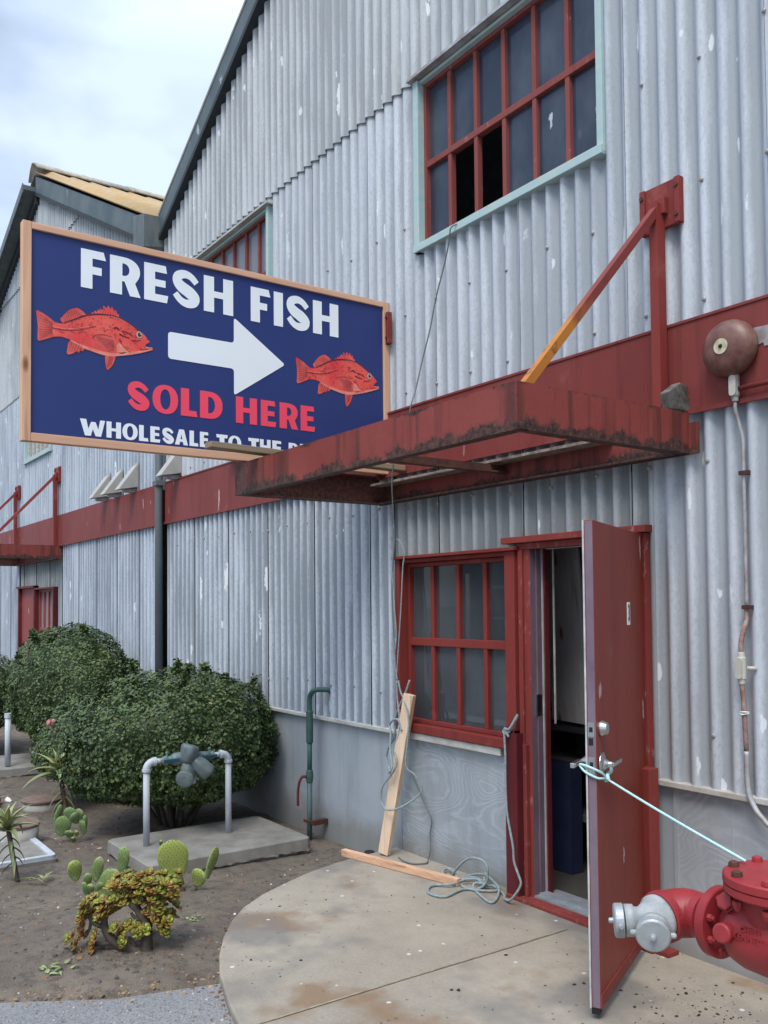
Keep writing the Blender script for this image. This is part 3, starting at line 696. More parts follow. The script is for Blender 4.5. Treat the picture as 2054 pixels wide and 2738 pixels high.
window(fh, 'upper_window', -15.05, -13.60, 4.02, 5.06, 6, [4.54], M_sill, M_glassfar, M_teal)
window(fh, 'lower_window', -14.36, -13.35, .84, 1.93, 4, [1.33], M_redfar, M_glassfar, None, bar=.05)
b = MB(); b.box(-15.42, -15.35, -.05, .1, 0, 1.99); b.box(-14.44, -14.37, -.05, .1, 0, 1.99); b.box(-15.44, -14.37, -.07, .1, 1.962, 1.995); b.box(-14.37, -13.30, -.05, .1, 1.93, 1.955); b.box(-13.35, -13.30, -.05, .1, .8, 1.93)
b.build('door_frame', M_reddark, fh)
b = MB(); b.box(-15.35, -14.44, .0, .04, .0, 1.96); fd = b.build('door', M_redfar, fh)
b = MB(); b.lathe((-15.27, 0, 1.0), (0, -1, 0), [(0, .03), (.02, .02), (.06, .015)], 12); b.build('handle', M_chrome, fd)
text_mesh('1', .10, M_white, 'number', fd, (-14.9, -.003, 1.6), (1, 0, 0), UZ, (0, -1, 0), .0005, .003, .8)
ZP_ = 5.99+.5*(14.2-9.58)            # peak of the far fascia
b = MB()
gable_trim(fh, [(-9.45, 5.925), (-14.2, ZP_)], -.10, .245, .10, M_rake, 'rake_fascia')
b = MB(); xl, zl = -19.4, 8.13-.36*5.2
b.prism([(-14.2, -.28, 8.13), (xl, -.28, zl), (xl, -.28, zl-.07), (-14.2, -.28, 8.06)], (0, .30, 0)); b.prism([(-14.2, -.295, 8.15), (xl, -.295, zl+.02), (xl, -.295, zl-.12), (-14.2, -.295, 8.01)], (0, .0145, 0))
b.build('rake_fascia', M_green, fh)
b = MB(); b.prism([(-14.21, -.10, 8.058), (xl, -.10, zl-.072), (xl, -.10, zl-.25), (-14.21, -.10, 7.88)], (0, .09, 0)); b.build('soffit_board', M_soffit, fh)
# roof planes with corrugation running down the slope
b = MB(); ys = [-.12+i*.0275 for i in range(220)]
def roofrow(x, z, amp): return [(x, y, z+amp*math.sin(2*PI*y/.30)) for y in ys]

A_ = roofrow(-9.2, ZP_-.5*5.0+.075, .045); B_ = roofrow(-14.15, ZP_+.075, .045); n = len(ys)
b.add(A_+B_, [(i, i+1, n+i+1, n+i) for i in range(n-1)], True); b.build('roof', M_lichen, fh, solid=.012, label='roof slope crusted with orange lichen')
b = MB(); b.add([(-14.2, -.12, ZP_+.03), (-19.4, -.12, 8.16-.36*5.2), (-19.4, 12, 8.16-.36*5.2), (-14.2, 12, ZP_+.03)], [(0, 1, 2, 3)])
b.add([(-14.2, 5.8, ZP_+.04), (-9.2, 5.8, ZP_-2.46), (-9.2, 12, ZP_-2.46), (-14.2, 12, ZP_+.04)], [(0, 1, 2, 3)]); b.build('roof', M_roof, fh, solid=.02)
b = MB()
for i in range(4):
    y0_ = -.16+i*1.45; z_ = .0+.014*(i % 2)
    prof = [(-14.2-.20, ZP_-.03), (-14.2-.10, ZP_+.12), (-14.2, ZP_+.19), (-14.2+.12, ZP_+.15), (-14.2+.33, ZP_-.0)]
    vs = [(x, y, z+z_) for y in (y0_, y0_+1.5) for x, z in prof]; b.add(vs, [(k, k+1, 6+k, 5+k) for k in range(4)], True)
b.build('ridge_cap', M_ridge, fh, solid=.02)
b = MB(); b.box(-19.3, -9.12, 12, 12.1, -.3, 8.3); b.box(-19.3, -19.2, 0.02, 12, -.3, 5.7); b.build('rear_wall', M_wallup, fh)
# valley gutter box between the gables
g = thing('gutter_box', (-9.25, -.1, 5.6), 'dark metal valley gutter box jutting between the two gables', 'gutter')
b = MB(); x0, x1, y0, y1 = -9.42, -9.09, -.255, -.013
b.add([(x0, y0, 5.90), (x1, y0, 5.81), (x1, y1, 5.82), (x0, y1, 5.92), (x0, y0, 5.53), (x1, y0, 5.46), (x1, y1, 5.50), (x0, y1, 5.53), (x0+.14, y0+.13, 5.38), (x1-.06, y0+.13, 5.36), (x1-.06, y1, 5.38), (x0+.14, y1, 5.38)],
      [(0, 1, 5, 4), (1, 2, 6, 5), (3, 0, 4, 7), (2, 3, 7, 6), (4, 5, 9, 8), (5, 6, 10, 9), (7, 4, 8, 11), (6, 7, 11, 10), (8, 9, 10, 11), (0, 3, 2, 1)])
b.build('box', M_green, g)
g = thing('downspout', (-9.12, -.09, 0), 'tall dark grey downspout running down the wall between the two gables', 'downspout')
b = MB(); b.tube([(-9.11, -.085, 5.40), (-9.11, -.085, -.2)], .041, 20); b.build('pipe', M_down, g)
for z in (2.93, 5.0):
    b = MB(); b.box(-9.165, -9.055, -.135, -.036, z, z+.05); b.build('strap', M_green, g)
#--PART3--
# ------------------------------------------------------------------ canopies
def canopy(x0, x1, label, sc=1.0):
    """steel channel frame hung on two struts; x0..x1 along the wall"""
    zt, zb, yf = 2.53, 2.337, -1.14; zo = 2.53
    t = thing('canopy', ((x0+x1)/2, 0, zo), label, 'canopy', 'rusty steel canopies over the doors')
    def chan(p0, p1, inward, z0, z1, fl=.06, th=.012):       # C channel: web on the outside, flanges inward
        b = MB(); p0, p1, i = Vector(p0), Vector(p1), Vector(inward)
        segs = max(2, int((p1-p0).length/.16)); random.seed(int(x0*10)+int(z0*100))
        ed = [p0+(p1-p0)*k/segs for k in range(segs+1)]
        for k in range(segs):
            j0 = random.uniform(-.003, .003); a, c = ed[k], ed[k+1]
            b.prism([a+Vector((0, 0, z0)), c+Vector((0, 0, z0)), c+Vector((0, 0, z1)), a+Vector((0, 0, z1))], i*th)
            b.prism([a+i*th+Vector((0, 0, z0+.001)), c+i*th+Vector((0, 0, z0+.001)), c+i*(fl+j0)+Vector((0, 0, z0+.001)), a+i*(fl+j0)+Vector((0, 0, z0+.001))], (0, 0, .010))
            b.prism([a+i*th+Vector((0, 0, z1-.011)), c+i*th+Vector((0, 0, z1-.011)), c+i*fl+Vector((0, 0, z1-.011)), a+i*fl+Vector((0, 0, z1-.011))], (0, 0, .010))
        return b
    chan((x0, yf, 0), (x1, yf, 0), (0, 1, 0), zb, zt).build('front_beam', M_canopy, t, label='front beam with rust creeping up from its lower edge')
    chan((x0, yf+.062, 0), (x0, -.05, 0), (1, 0, 0), zb, zt).build('side_beam', M_canopy, t)
    chan((x1, yf+.002, 0), (x1, -.05, 0), (-1, 0, 0), zb+.001, zt-.001).build('side_beam', M_canopy, t)
    b = MB(); b.box(x0, x1+.045, -.049, -.036, zb-.003, zt-.05); b.box(x0+.063, x1-.063, -.10, -.0495, zb+.0, zb+.010); b.build('wall_beam', M_canopy, t)
    b = MB(); b.box(x0+.06, x1-.45, -.16, -.05, zt-.075, zt-.060); b.build('deck_edge', M_under, t)
    xm = x0+(x1-x0)*.51
    b = MB(); b.box(xm-.025, xm+.025, yf+.07, -.055, zb+.06, zb+.07); b.box(xm-.025, xm-.018, yf+.07, -.055, zb+.0702, zb+.11); b.build('cross_bar', M_rust, t)
    for xc in (x0+.02, x1-.14):
        b = MB(); b.box(xc-.02, xc+.02, yf+.075, yf+.20, zt+.001, zt+.012); b.build('rod_foot', M_rust, t)
        b = MB(); b.box(xc-.025, xc+.025, -.10, -.046, zt-.02, 3.55); b.build('strut_post', M_redworn if xc < x0+.1 else M_red, t)
        b = MB(); b.bar((xc, -.075, 3.53), (xc, yf+.17, zt+.02), .038, .038); b.build('strut_rod', M_rod if x0 > -10 else M_redfar, t)
        b = MB(); b.box(xc-.115, xc+.115, -.045, -.019, 3.44, 3.66); b.box(xc-.115, xc-.085, -.056, -.0455, 3.44, 3.66); b.box(xc+.085, xc+.115, -.056, -.0455, 3.44, 3.66)
        b.box(xc-.045, xc+.045, -.075, -.0455, 3.50, 3.58); p = b.build('wall_plate', M_redworn, t, bevel=.003)
        b = MB()
        for bx, bz in ((-.1, 3.48), (-.1, 3.62), (.1, 3.48), (.1, 3.62)): b.lathe((xc+bx, -.056, bz), (0, -1, 0), [(0, .012), (.007, .011)], 6)
        b.build('plate_bolts', M_rust, p)
    return t
canopy(-5.086, -2.564, 'rusty red steel canopy frame over the open door, carrying one end of the fish sign')
canopy(-15.52, -13.0, 'far red canopy frame over the closed door at the left edge')
# junk on the canopy
o = MB(); o.prism([(-2.62, -.17, 2.532), (-2.62, -.02, 2.532), (-2.62, -.0475, 2.655), (-2.62, -.10, 2.665), (-2.62, -.19, 2.61)], (.05, 0, 0))
M_scrap = mat_flat('mouldy timber', (.045, .042, .038), .9, c2=(.16, .15, .13), scale=22, bump=.6)
tag(o.build('lumber_scrap', M_scrap, bevel=.006), 'dark weathered block lying on the wall end of the canopy beam', 'wood scrap')
o = MB(); o.bar((-4.80, -1.45, 2.583), (-4.80, -.06, 2.553), .088, .036, (0, 0, 1)); tag(o.build('timber', M_woodold, bevel=.004), 'old grey brown lumber lying across the canopy in front of the sign', 'timber')

# ------------------------------------------------------------------ sign
sx = -5.0; Y0 = -2.43
sg = thing('sign', (sx, -1.21, 2.54), 'navy fresh fish sign with a white arrow and a timber frame', 'sign')
b = MB(); b.box(sx-.035, sx-.006, Y0+.006, -.02, 2.55, 3.73); b.build('panel', M_navy, sg)
b = MB(); b.box(sx-.045, sx+.010, Y0, Y0+.047, 2.543, 3.737); b.build('frame_board', M_woodZ, sg, bevel=.003)
b = MB(); b.box(sx-.045, sx+.010, -.062, -.014, 2.543, 3.737); b.build('frame_board', M_woodZ, sg, bevel=.003)
b = MB(); b.box(sx-.044, sx+.009, Y0+.048, -.063, 3.698, 3.736); b.build('frame_board', M_woodY, sg, bevel=.003)
b = MB(); b.box(sx-.044, sx+.009, Y0+.048, -.063, 2.544, 2.590); b.build('frame_board', M_woodY, sg, bevel=.003)

def stroke(pts, ws, n=7):
    """outline of a pen stroke of varying width through 2D points"""
    P = smooth_path([(x, y, 0) for x, y in pts], n); L_, R_ = [], []; m = len(P)
    for i, p in enumerate(P):
        t = (P[min(i+1, m-1)]-P[max(i-1, 0)]).normalized(); u = i/(m-1)*(len(ws)-1); k = min(int(u), len(ws)-2)
        w = ws[k]+(ws[k+1]-ws[k])*(u-k); nn = Vector((-t.y, t.x, 0)); L_.append(p+nn*w/2); R_.append(p-nn*w/2)
    return [[(p.x, p.y) for p in L_+R_[::-1]]]
def ell(cx, cy, rx, ry, n=28, e=2.3, a0=0, a1=2*PI):
    r = []
    for k in range(n+(0 if a1-a0 > 6.28 else 1)):
        a = a0+(a1-a0)*k/n; c, s_ = math.cos(a), math.sin(a)
        r.append((cx+rx*abs(c)**(2/e)*(1 if c > 0 else -1), cy+ry*abs(s_)**(2/e)*(1 if s_ > 0 else -1)))
    return r
def glyph(ch, w, h):
    st = h*.30                                             # stem
    if ch == 'I': return [[(0, 0), (w, 0), (w, h), (0, h)]]
    if ch == 'F': st = .46*w; return [[(0, 0), (st, 0), (st, .38*h), (.83*w, .38*h), (.83*w, .58*h), (st, .58*h), (st, .79*h), (w, .79*h), (.91*w, h), (0, h)]]
    if ch == 'E': st = .45*w; return [[(0, 0), (.95*w, 0), (w, .20*h), (st, .20*h), (st, .41*h), (.89*w, .41*h), (.89*w, .60*h), (st, .60*h), (st, .80*h), (.95*w, .80*h), (.90*w, h), (0, h)]]
    if ch == 'L': st = .5*w; return [[(0, 0), (w, 0), (.94*w, .21*h), (st, .21*h), (st, h), (0, h)]]
    if ch == 'H': st = .345*w; return [[(0, 0), (st, 0), (st, .42*h), (w-st, .42*h), (w-st, 0), (w, 0), (w, h), (w-st, h), (w-st, .60*h), (st, .60*h), (st, h), (0, h)]]
    if ch == 'T': st = .42*w; return [[((w-st)/2, 0), ((w+st)/2, 0), ((w+st)/2, .78*h), (.96*w, .78*h), (w, h), (0, h), (.04*w, .78*h), ((w-st)/2, .78*h)]]
    if ch == 'O': return [ell(w/2, h/2, w/2, h*.52, e=2.2), ell(w/2, h/2, w*.20, h*.36, e=2.1)[::-1]]
    if ch == 'C': return stroke([(.90*w, .72*h), (.72*w, .88*h), (.45*w, .86*h), (.22*w, .6*h), (.22*w, .38*h), (.45*w, .13*h), (.72*w, .12*h), (.92*w, .28*h)], [.16*h, .24*h, .34*h, .24*h, .16*h])
    if ch == 'D':
        r = ell(.38*w, h/2, .62*w, h/2, 16, 2.3, -PI/2, PI/2); i = ell(.40*w, h/2, .26*w, .30*h, 12, 2.2, -PI/2, PI/2)
        return [[(0, 0)]+r+[(0, h)], ([(.36*w, .2*h)]+i+[(.36*w, .8*h)])[::-1]]
    if ch in 'PRB':
        r = ell(.45*w, .66*h, .53*w, .34*h, 14, 2.2, -PI/2, PI/2); hole = ([(.40*w, .51*h)]+ell(.43*w, .67*h, .20*w, .165*h, 10, 2.2, -PI/2, PI/2)+[(.40*w, .835*h)])[::-1]
        if ch == 'P': return [[(0, 0), (.40*w, 0), (.40*w, .32*h)]+r+[(0, h)], hole]
        if ch == 'R': return [[(0, 0), (.39*w, 0), (.39*w, .36*h), (.47*w, .36*h), (.65*w, 0), (w, 0), (.82*w, .35*h)]+r[5:]+[(0, h)], hole]
        r2 = ell(.5*w, .27*h, .5*w, .27*h, 12, 2.2, -PI/2, PI/2-.5)
        return [[(0, 0)]+r2+r[6:]+[(0, h)], hole]
    if ch == 'U': return [[(0, h)]+ell(w/2, .36*h, w/2, .38*h, 16, 2.3, PI, 2*PI)+[(w, h), (.68*w, h)]+ell(w/2, .38*h, .17*w, .20*h, 10, 2.2, 0, -PI)[0:]+[(.34*w, h)]] if False else \
        [[(0, h), (0, .36*h), (.06*w, .14*h), (.25*w, 0), (.5*w, -.02*h), (.75*w, 0), (.94*w, .14*h), (w, .36*h), (w, h), (.67*w, h), (.67*w, .34*h), (.6*w, .2*h), (.5*w, .17*h), (.42*w, .2*h), (.37*w, .34*h), (.37*w, h)]]
    if ch == 'A': return [[(0, 0), (.34*w, 0), (.39*w, .20*h), (.61*w, .20*h), (.66*w, 0), (w, 0), (.70*w, h), (.32*w, h)], [(.43*w, .37*h), (.50*w, .68*h), (.57*w, .37*h)]]
    if ch == 'W': return [[(.20*w, 0), (.43*w, 0), (.51*w, .42*h), (.62*w, 0), (.84*w, 0), (w, h), (.80*w, h), (.73*w, .42*h), (.62*w, .86*h), (.44*w, .86*h), (.33*w, .42*h), (.25*w, h), (0, h)]]
    if ch == 'S':
        return stroke([(.86*w, .70*h), (.68*w, .845*h), (.46*w, .90*h), (.24*w, .83*h), (.20*w, .68*h), (.34*w, .54*h), (.60*w, .42*h), (.78*w, .29*h), (.74*w, .15*h), (.52*w, .10*h), (.30*w, .17*h), (.12*w, .33*h)],
                      [.17*h, .19*h, .22*h, .25*h, .27*h, .32*h, .34*h, .31*h, .26*h, .22*h, .19*h, .17*h])
def flat(b, loops, u0, z0, x):
    """filled 2D loops laid on the sign's front, facing +X"""
    tr = tessellate_polygon([[Vector((p[0], p[1], 0)) for p in l] for l in loops]); vs = [(x, Y0+u0+p[0], z0+p[1]) for l in loops for p in l]
    fs = []
    for t in tr:
        a, c, d = (Vector(vs[i]) for i in t)
        fs.append(tuple(t) if (c-a).cross(d-a).x > 0 else tuple(t[::-1]))
    b.add(vs, fs)
def word(letters, z0, z1, mat, name, x=sx-.0035):
    b = MB()
    for ch, u0, u1 in letters: flat(b, glyph(ch, u1-u0, z1-z0), u0, z0, x)
    return b.build(name, mat, sg)
word([('F', .313, .453), ('R', .476, .655), ('E', .676, .822), ('S', .843, 1.026), ('H', 1.047, 1.241)], 3.436, 3.655, M_white, 'lettering')
word([('F', 1.361, 1.499), ('I', 1.523, 1.589), ('S', 1.609, 1.792), ('H', 1.811, 2.007)], 3.429, 3.647, M_white, 'lettering')
word([('S', .575, .712), ('O', .726, .883), ('L', .900, 1.004), ('D', 1.021, 1.168)], 2.782, 2.947, M_signred, 'lettering')
word([('H', 1.257, 1.402), ('E', 1.428, 1.536), ('R', 1.561, 1.696), ('E', 1.714, 1.822)], 2.778, 2.942, M_signred, 'lettering')
word([('W', .310, .450), ('H', .458, .541), ('O', .549, .638), ('L', .646, .702), ('E', .713, .773), ('S', .783, .859), ('A', .863, .944), ('L', .954, 1.010), ('E', 1.020, 1.078)], 2.606, 2.698, M_white, 'lettering')
word([('T', 1.126, 1.202), ('O', 1.205, 1.293)], 2.603, 2.694, M_white, 'lettering')
word([('T', 1.340, 1.416), ('H', 1.421, 1.496), ('E', 1.508, 1.576)], 2.602, 2.693, M_white, 'lettering')
word([('P', 1.625, 1.695), ('U', 1.708, 1.786), ('B', 1.800, 1.870), ('L', 1.882, 1.938), ('I', 1.948, 1.976), ('C', 1.986, 2.062)], 2.600, 2.690, M_white, 'lettering')
def rounded(pts, r=.02, k=4):
    out = []; n = len(pts)
    for i in range(n):
        p = Vector(pts[i]); a = (Vector(pts[i-1])-p); c = (Vector(pts[(i+1) % n])-p); q = p+a.normalized()*min(r, a.length*.4); s_ = p+c.normalized()*min(r, c.length*.4)
        for j in range(k+1):
            t = j/k; v = q*(1-t)**2+p*2*t*(1-t)+s_*t*t; out.append((v.x, v.y))
    return out
b = MB(); flat(b, [rounded([(.821, 3.110), (1.245, 3.110), (1.245, 2.945), (1.603, 3.187), (1.245, 3.43), (1.245, 3.270), (.821, 3.270)], .022)], 0, 0, sx-.0035); b.build('arrow', M_white, sg)
FISH = [(.074,3.258),(.081,3.22),(.084,3.174),(.081,3.101),(.091,3.095),(.131,3.112),(.172,3.132),(.208,3.138),(.24,3.132),(.258,3.127),(.243,3.106),(.241,3.075),(.237,3.055),(.245,3.043),(.268,3.052),(.294,3.071),(.301,3.061),(.313,3.079),(.325,3.074),(.341,3.096),(.372,3.088),(.42,3.08),(.461,3.074),(.448,3.064),(.451,3.033),(.455,2.999),(.464,2.987),(.481,3.005),(.495,3.025),(.505,3.055),(.511,3.082),(.557,3.092),(.617,3.108),(.672,3.123),(.726,3.142),(.73,3.154),(.721,3.16),(.693,3.154),(.677,3.15),(.69,3.174),(.707,3.186),(.706,3.196),(.693,3.207),(.68,3.222),(.662,3.237),(.637,3.25),(.601,3.271),(.561,3.291),(.529,3.301),(.527,3.322),(.519,3.316),(.509,3.344),(.504,3.33),(.487,3.357),(.482,3.339),(.464,3.36),(.46,3.34),(.438,3.353),(.438,3.328),(.419,3.337),(.42,3.319),(.407,3.325),(.405,3.31),(.389,3.315),(.388,3.3),(.376,3.303),(.371,3.293),(.357,3.288),(.345,3.282),(.324,3.3),(.296,3.313),(.272,3.306),(.247,3.291),(.224,3.264),(.202,3.235),(.205,3.224),(.215,3.211),(.189,3.209),(.169,3.215),(.139,3.236),(.108,3.251),(.083,3.262)]
def fish(du, dz):
    x = sx-.0035
    def mk(polys, dx, name, mat, par):
        b = MB()
        for p in polys: flat(b, [p], du, dz, x+dx)
        return b.build(name, mat, par)
    body = mk([FISH], 0, 'fish_picture', M_fish, sg)
    ln = lambda pts, w: stroke(pts, w if isinstance(w, list) else [w, w*.6], 4)[0]
    tail = [(.074, 3.258), (.084, 3.174), (.081, 3.101), (.091, 3.095), (.131, 3.112), (.166, 3.131), (.160, 3.170), (.166, 3.214), (.139, 3.236), (.108, 3.251), (.083, 3.262)]
    dors = [(.202, 3.235), (.224, 3.264), (.247, 3.291), (.272, 3.306), (.296, 3.313), (.324, 3.30), (.345, 3.279), (.30, 3.248), (.25, 3.222), (.214, 3.213)]
    anal = [(.258, 3.127), (.243, 3.106), (.241, 3.075), (.237, 3.055), (.245, 3.043), (.268, 3.052), (.294, 3.071), (.301, 3.061), (.313, 3.079), (.341, 3.096), (.30, 3.112)]
    pelv = [(.461, 3.074), (.448, 3.064), (.451, 3.033), (.455, 2.999), (.464, 2.987), (.481, 3.005), (.495, 3.025), (.505, 3.055), (.509, 3.08)]
    pect = [(.384, 3.150), (.390, 3.170), (.405, 3.178), (.449, 3.183), (.483, 3.179), (.507, 3.156), (.515, 3.131), (.517, 3.106), (.502, 3.092), (.488, 3.091), (.449, 3.101), (.41, 3.119), (.388, 3.135)]
    for f_ in (tail, dors, anal, pelv): mk([f_], .0006, 'fin', M_fin, body)
    mk([pect], .0009, 'pectoral_fin', M_fin, body)
    pale = [ln([(.258, 3.127), (.30, 3.108), (.36, 3.094), (.46, 3.079), (.56, 3.096), (.66, 3.124), (.722, 3.146)], [.004, .016, .020, .016, .004]), [(.505, 3.125), (.53, 3.155), (.55, 3.143), (.585, 3.112), (.55, 3.095), (.52, 3.095)],
            ln([(.162, 3.186), (.212, 3.184), (.277, 3.193), (.338, 3.213), (.395, 3.231)], .004), ln([(.45, 3.300), (.52, 3.296), (.58, 3.276), (.62, 3.252)], .006), ln([(.683, 3.154), (.704, 3.153), (.724, 3.155)], .008)]
    mk(pale, .0008, 'belly', M_fishpale, body)
    dk = [ln([(.22, 3.216), (.28, 3.246), (.345, 3.281), (.42, 3.300), (.50, 3.303), (.565, 3.288), (.63, 3.254), (.66, 3.236)], [.004, .008, .008, .007, .006, .009, .006]),
          ln([(.16, 3.178), (.212, 3.176), (.277, 3.184), (.34, 3.204), (.40, 3.228)], .004), ln([(.532, 3.18), (.542, 3.155), (.562, 3.128), (.597, 3.109)], .004), ln([(.652, 3.148), (.655, 3.137), (.672, 3.138), (.70, 3.146)], .004),
          ln([(.384, 3.158), (.389, 3.172), (.405, 3.180), (.449, 3.186), (.487, 3.181)], .004), ln([(.498, 3.232), (.515, 3.239), (.532, 3.228)], .012), ln([(.545, 3.225), (.575, 3.222), (.61, 3.205)], .008), ln([(.53, 3.205), (.56, 3.196), (.59, 3.192)], .009), ln([(.60, 3.180), (.63, 3.183), (.655, 3.190)], .006)]
    for i in range(9): y = 3.108+.0165*i; dk.append(ln([(.158, 3.150+.0065*i), (.092, y)], .0022))
    for i in range(10): t = i/9; dk.append(ln([(.235+.098*t, 3.219+.052*t), (.214+.10*t, 3.246+.055*math.sin(2.3*t+.2))], .0022))
    for i in range(5): t = i/4; dk.append(ln([(.268+.05*t, 3.118-.012*t), (.247+.06*t, 3.062+.014*t)], .002))
    for i in range(4): t = i/3; dk.append(ln([(.475+.02*t, 3.07), (.460+.022*t, 3.004+.02*t)], .002))
    for i in range(9): t = i/8; dk.append(ln([(.500-.0*t, 3.160-.052*t), (.393+.075*t, 3.170-.074*t)], .0024))
    for i in range(11): t = i/10; dk.append(ln([(.372+.15*t, 3.284+.012*math.sin(PI*t)), (.378+.148*t, 3.296+.030*math.sin(PI*t))], .0022))
    random.seed(11)
    for _ in range(95):
        u = random.uniform(.19, .60); m = 3.19+.05*(u-.19)/.3 if u < .5 else 3.22
        z = random.gauss(m, .022)
        if z < 3.15 or z > 3.285-.2*max(0, u-.5) or (u < .24 and abs(z-3.175) > .02): continue
        r = random.uniform(.0015, .0042); dk.append([(u-r, z), (u, z-r*.8), (u+r*1.2, z), (u, z+r*.7)])
    mk(dk, .0013, 'markings', M_findark, body)
    e = mk([ell(.646, 3.221, .017, .020, 20, 2)], .0017, 'eye', M_eyew, body)
    mk([ell(.648, 3.221, .010, .0125, 18, 2)], .0021, 'pupil', M_eye, e); mk([ell(.652, 3.226, .003, .003, 8, 2)], .0024, 'glint', M_white, e)
fish(0, 0); fish(1.606, -.0145)

# ------------------------------------------------------------------ wall fixtures
for xr, lab in ((-8.66, 'beige vent hood just right of the downspout'), (-9.93, 'beige vent hood nearest the downspout on its far side'), (-10.46, 'beige vent hood in the middle of the row of three'), (-10.92, 'beige vent hood farthest left in the row of three')):
    t = thing('vent_hood', (xr-.12, 0, 3.0), lab, 'vent', 'sheet metal vent hoods above the red band')
    b = MB(); xl = xr-.15; P_ = [(-.018, 3.27), (-.030, 3.27), (-.235, 2.985), (-.235, 2.975), (-.018, 3.015)]
    b.prism([(xl, y, z) for y, z in P_], (xr-xl, 0, 0)); b.build('hood', M_vent, t, bevel=.004)
    b = MB(); b.box(xl-.012, xr+.012, -.0175, -.014, 2.99, 3.30); b.build('flange', M_vent, t)
    b = MB(); b.box(xl+.04, xr-.04, -.16, -.018, 2.955, 3.0); b.build('louvre', M_conduit, t)
t = thing('vent_hood', (-7.3, 0, 3.0), 'small vent grille half hidden behind the lower edge of the sign', 'vent')
b = MB(); b.box(-7.42, -7.16, -.12, -.018, 2.975, 3.2); b.build('hood', M_vent, t); b = MB(); b.box(-7.38, -7.2, -.125, -.1205, 2.99, 3.05); b.build('louvre', M_black, t)

t = thing('alarm_bell', (-2.33, -.035, 2.77), 'large rusty brown alarm gong on the red band', 'bell')
b = MB(); b.lathe((-2.33, -.04, 2.768), (0, -1, 0), [(0, .119), (.02, .126), (.04, .126), (.06, .120), (.078, .106), (.09, .082), (.097, .05), (.10, .0)], 40, True); b.build('gong', M_bell, t)
b = MB(); b.lathe((-2.33, -.1385, 2.768), (0, -1, 0), [(0, .034), (.0025, .034)], 24); d_ = b.build('centre_label', M_belldisc, t)
b = MB(); b.lathe((-2.33, -.1412, 2.768), (0, -1, 0), [(0, .010), (.006, .007)], 10); b.build('centre_bolt', M_black, d_)
b = MB(); b.lathe((-2.33, -.0345, 2.768), (0, -1, 0), [(0, .07), (.02, .07)], 16); b.build('back_box', M_reddark, t)
t = thing('conduit', (-2.315, -.05, 1.2), 'thin rusty conduit with two inline boxes running down the right of the door', 'conduit')
def cbox(z, mat, k=1.0):
    b = MB(); x, y = -2.315, -.062; b.lathe((x, y, z-.07), (0, 0, 1), [(0, .014), (.02, .016), (.024, .020), (.116, .020), (.12, .016), (.14, .014)], 16); o = b.build('conduit_box', mat, t, bevel=.002)
    b = MB(); b.prism([(x+u, y-.018, z+v) for u, v in rounded([(-.016, -.045), (.016, -.045), (.016, .045), (-.016, .045)], .015)], (0, -.006, 0)); b.build('cover', M_box, o); return o
b = MB(); b.tube([(-2.315, -.062, 2.67), (-2.315, -.062, 2.655)], .012, 10); b.tube(smooth_path([(-2.315, -.062, 2.53), (-2.315, -.062, 2.49), (-2.310, -.045, 2.43), (-2.303, -.030, 2.36), (-2.303, -.030, 2.25), (-2.303, -.030, 1.9), (-2.303, -.030, 1.62)], 5), .0085, 10)
b.build('upper_pipe', M_conduit, t)
b = MB(); b.tube(smooth_path([(-2.303, -.030, 1.62), (-2.304, -.034, 1.57), (-2.313, -.058, 1.49), (-2.315, -.062, 1.45), (-2.315, -.062, 1.425)], 5), .0105, 10); b.tube(smooth_path([(-2.315, -.062, 1.29), (-2.312, -.055, 1.2), (-2.308, -.05, 1.0)], 4), .0105, 10); b.build('rusty_pipe', M_conrust, t)
b = MB(); b.tube(smooth_path([(-2.308, -.05, 1.0), (-2.305, -.05, .85), (-2.285, -.05, .78), (-2.24, -.05, .725), (-2.17, -.05, .69), (-1.9, -.05, .675)], 6), .012, 10); b.build('lower_pipe', M_conduit, t)
cbox(2.60, M_conduit); cbox(1.36, M_box)
b = MB(); b.tube([(-2.295, -.062, 2.585), (-1.8, -.058, 2.585)], .011, 10); b.build('side_pipe', M_band, t)
b = MB(); b.tube([(-2.295, -.05, 1.36), (-2.262, -.03, 1.36)], .009, 8); b.build('standoff', M_box, t)
for z in (2.215, 1.625):
    b = MB(); b.box(-2.318, -2.272, -.047, -.018, z-.009, z+.009); b.build('clip', M_rust, t)
b = MB(); b.tube([(-2.325, -.066, 1.17), (-2.30, -.07, 1.172), (-2.29, -.05, 1.17)], .003, 6); b.tube([(-2.33, -.066, 1.163), (-2.31, -.072, 1.16), (-2.29, -.05, 1.165)], .003, 6); b.build('cable_tie', M_white, t)

t = thing('standpipe', (-5.97, -.10, -.12), 'green grey standpipe with a red lever rising in front of the plinth', 'pipe')
b = MB(); b.tube(smooth_path([(-5.80, .02, 1.0), (-5.83, -.05, 1.015), (-5.90, -.095, 1.005), (-5.955, -.10, .96), (-5.965, -.10, .90), (-5.965, -.10, .83)], 5), .020, 14); b.lathe((-5.80, -.015, 1.002), (0, 1, 0), [(0, .028), (.02, .028)], 16); b.build('elbow', M_pipegreen, t)
b = MB(); b.lathe((-5.965, -.10, .60), (0, 0, 1), [(0, .022), (.01, .027), (.24, .027), (.25, .022)], 18); b.build('sleeve', M_pipegreen, t)
b = MB(); b.tube([(-5.965, -.10, .61), (-5.97, -.10, .36)], .019, 14); b.build('riser', M_pipegreen, t)
b = MB(); b.lathe((-5.97, -.10, .30), (0, 0, 1), [(0, .021), (.01, .026), (.05, .030), (.09, .026), (.10, .021)], 14); v_ = b.build('valve', M_pipegreen, t)
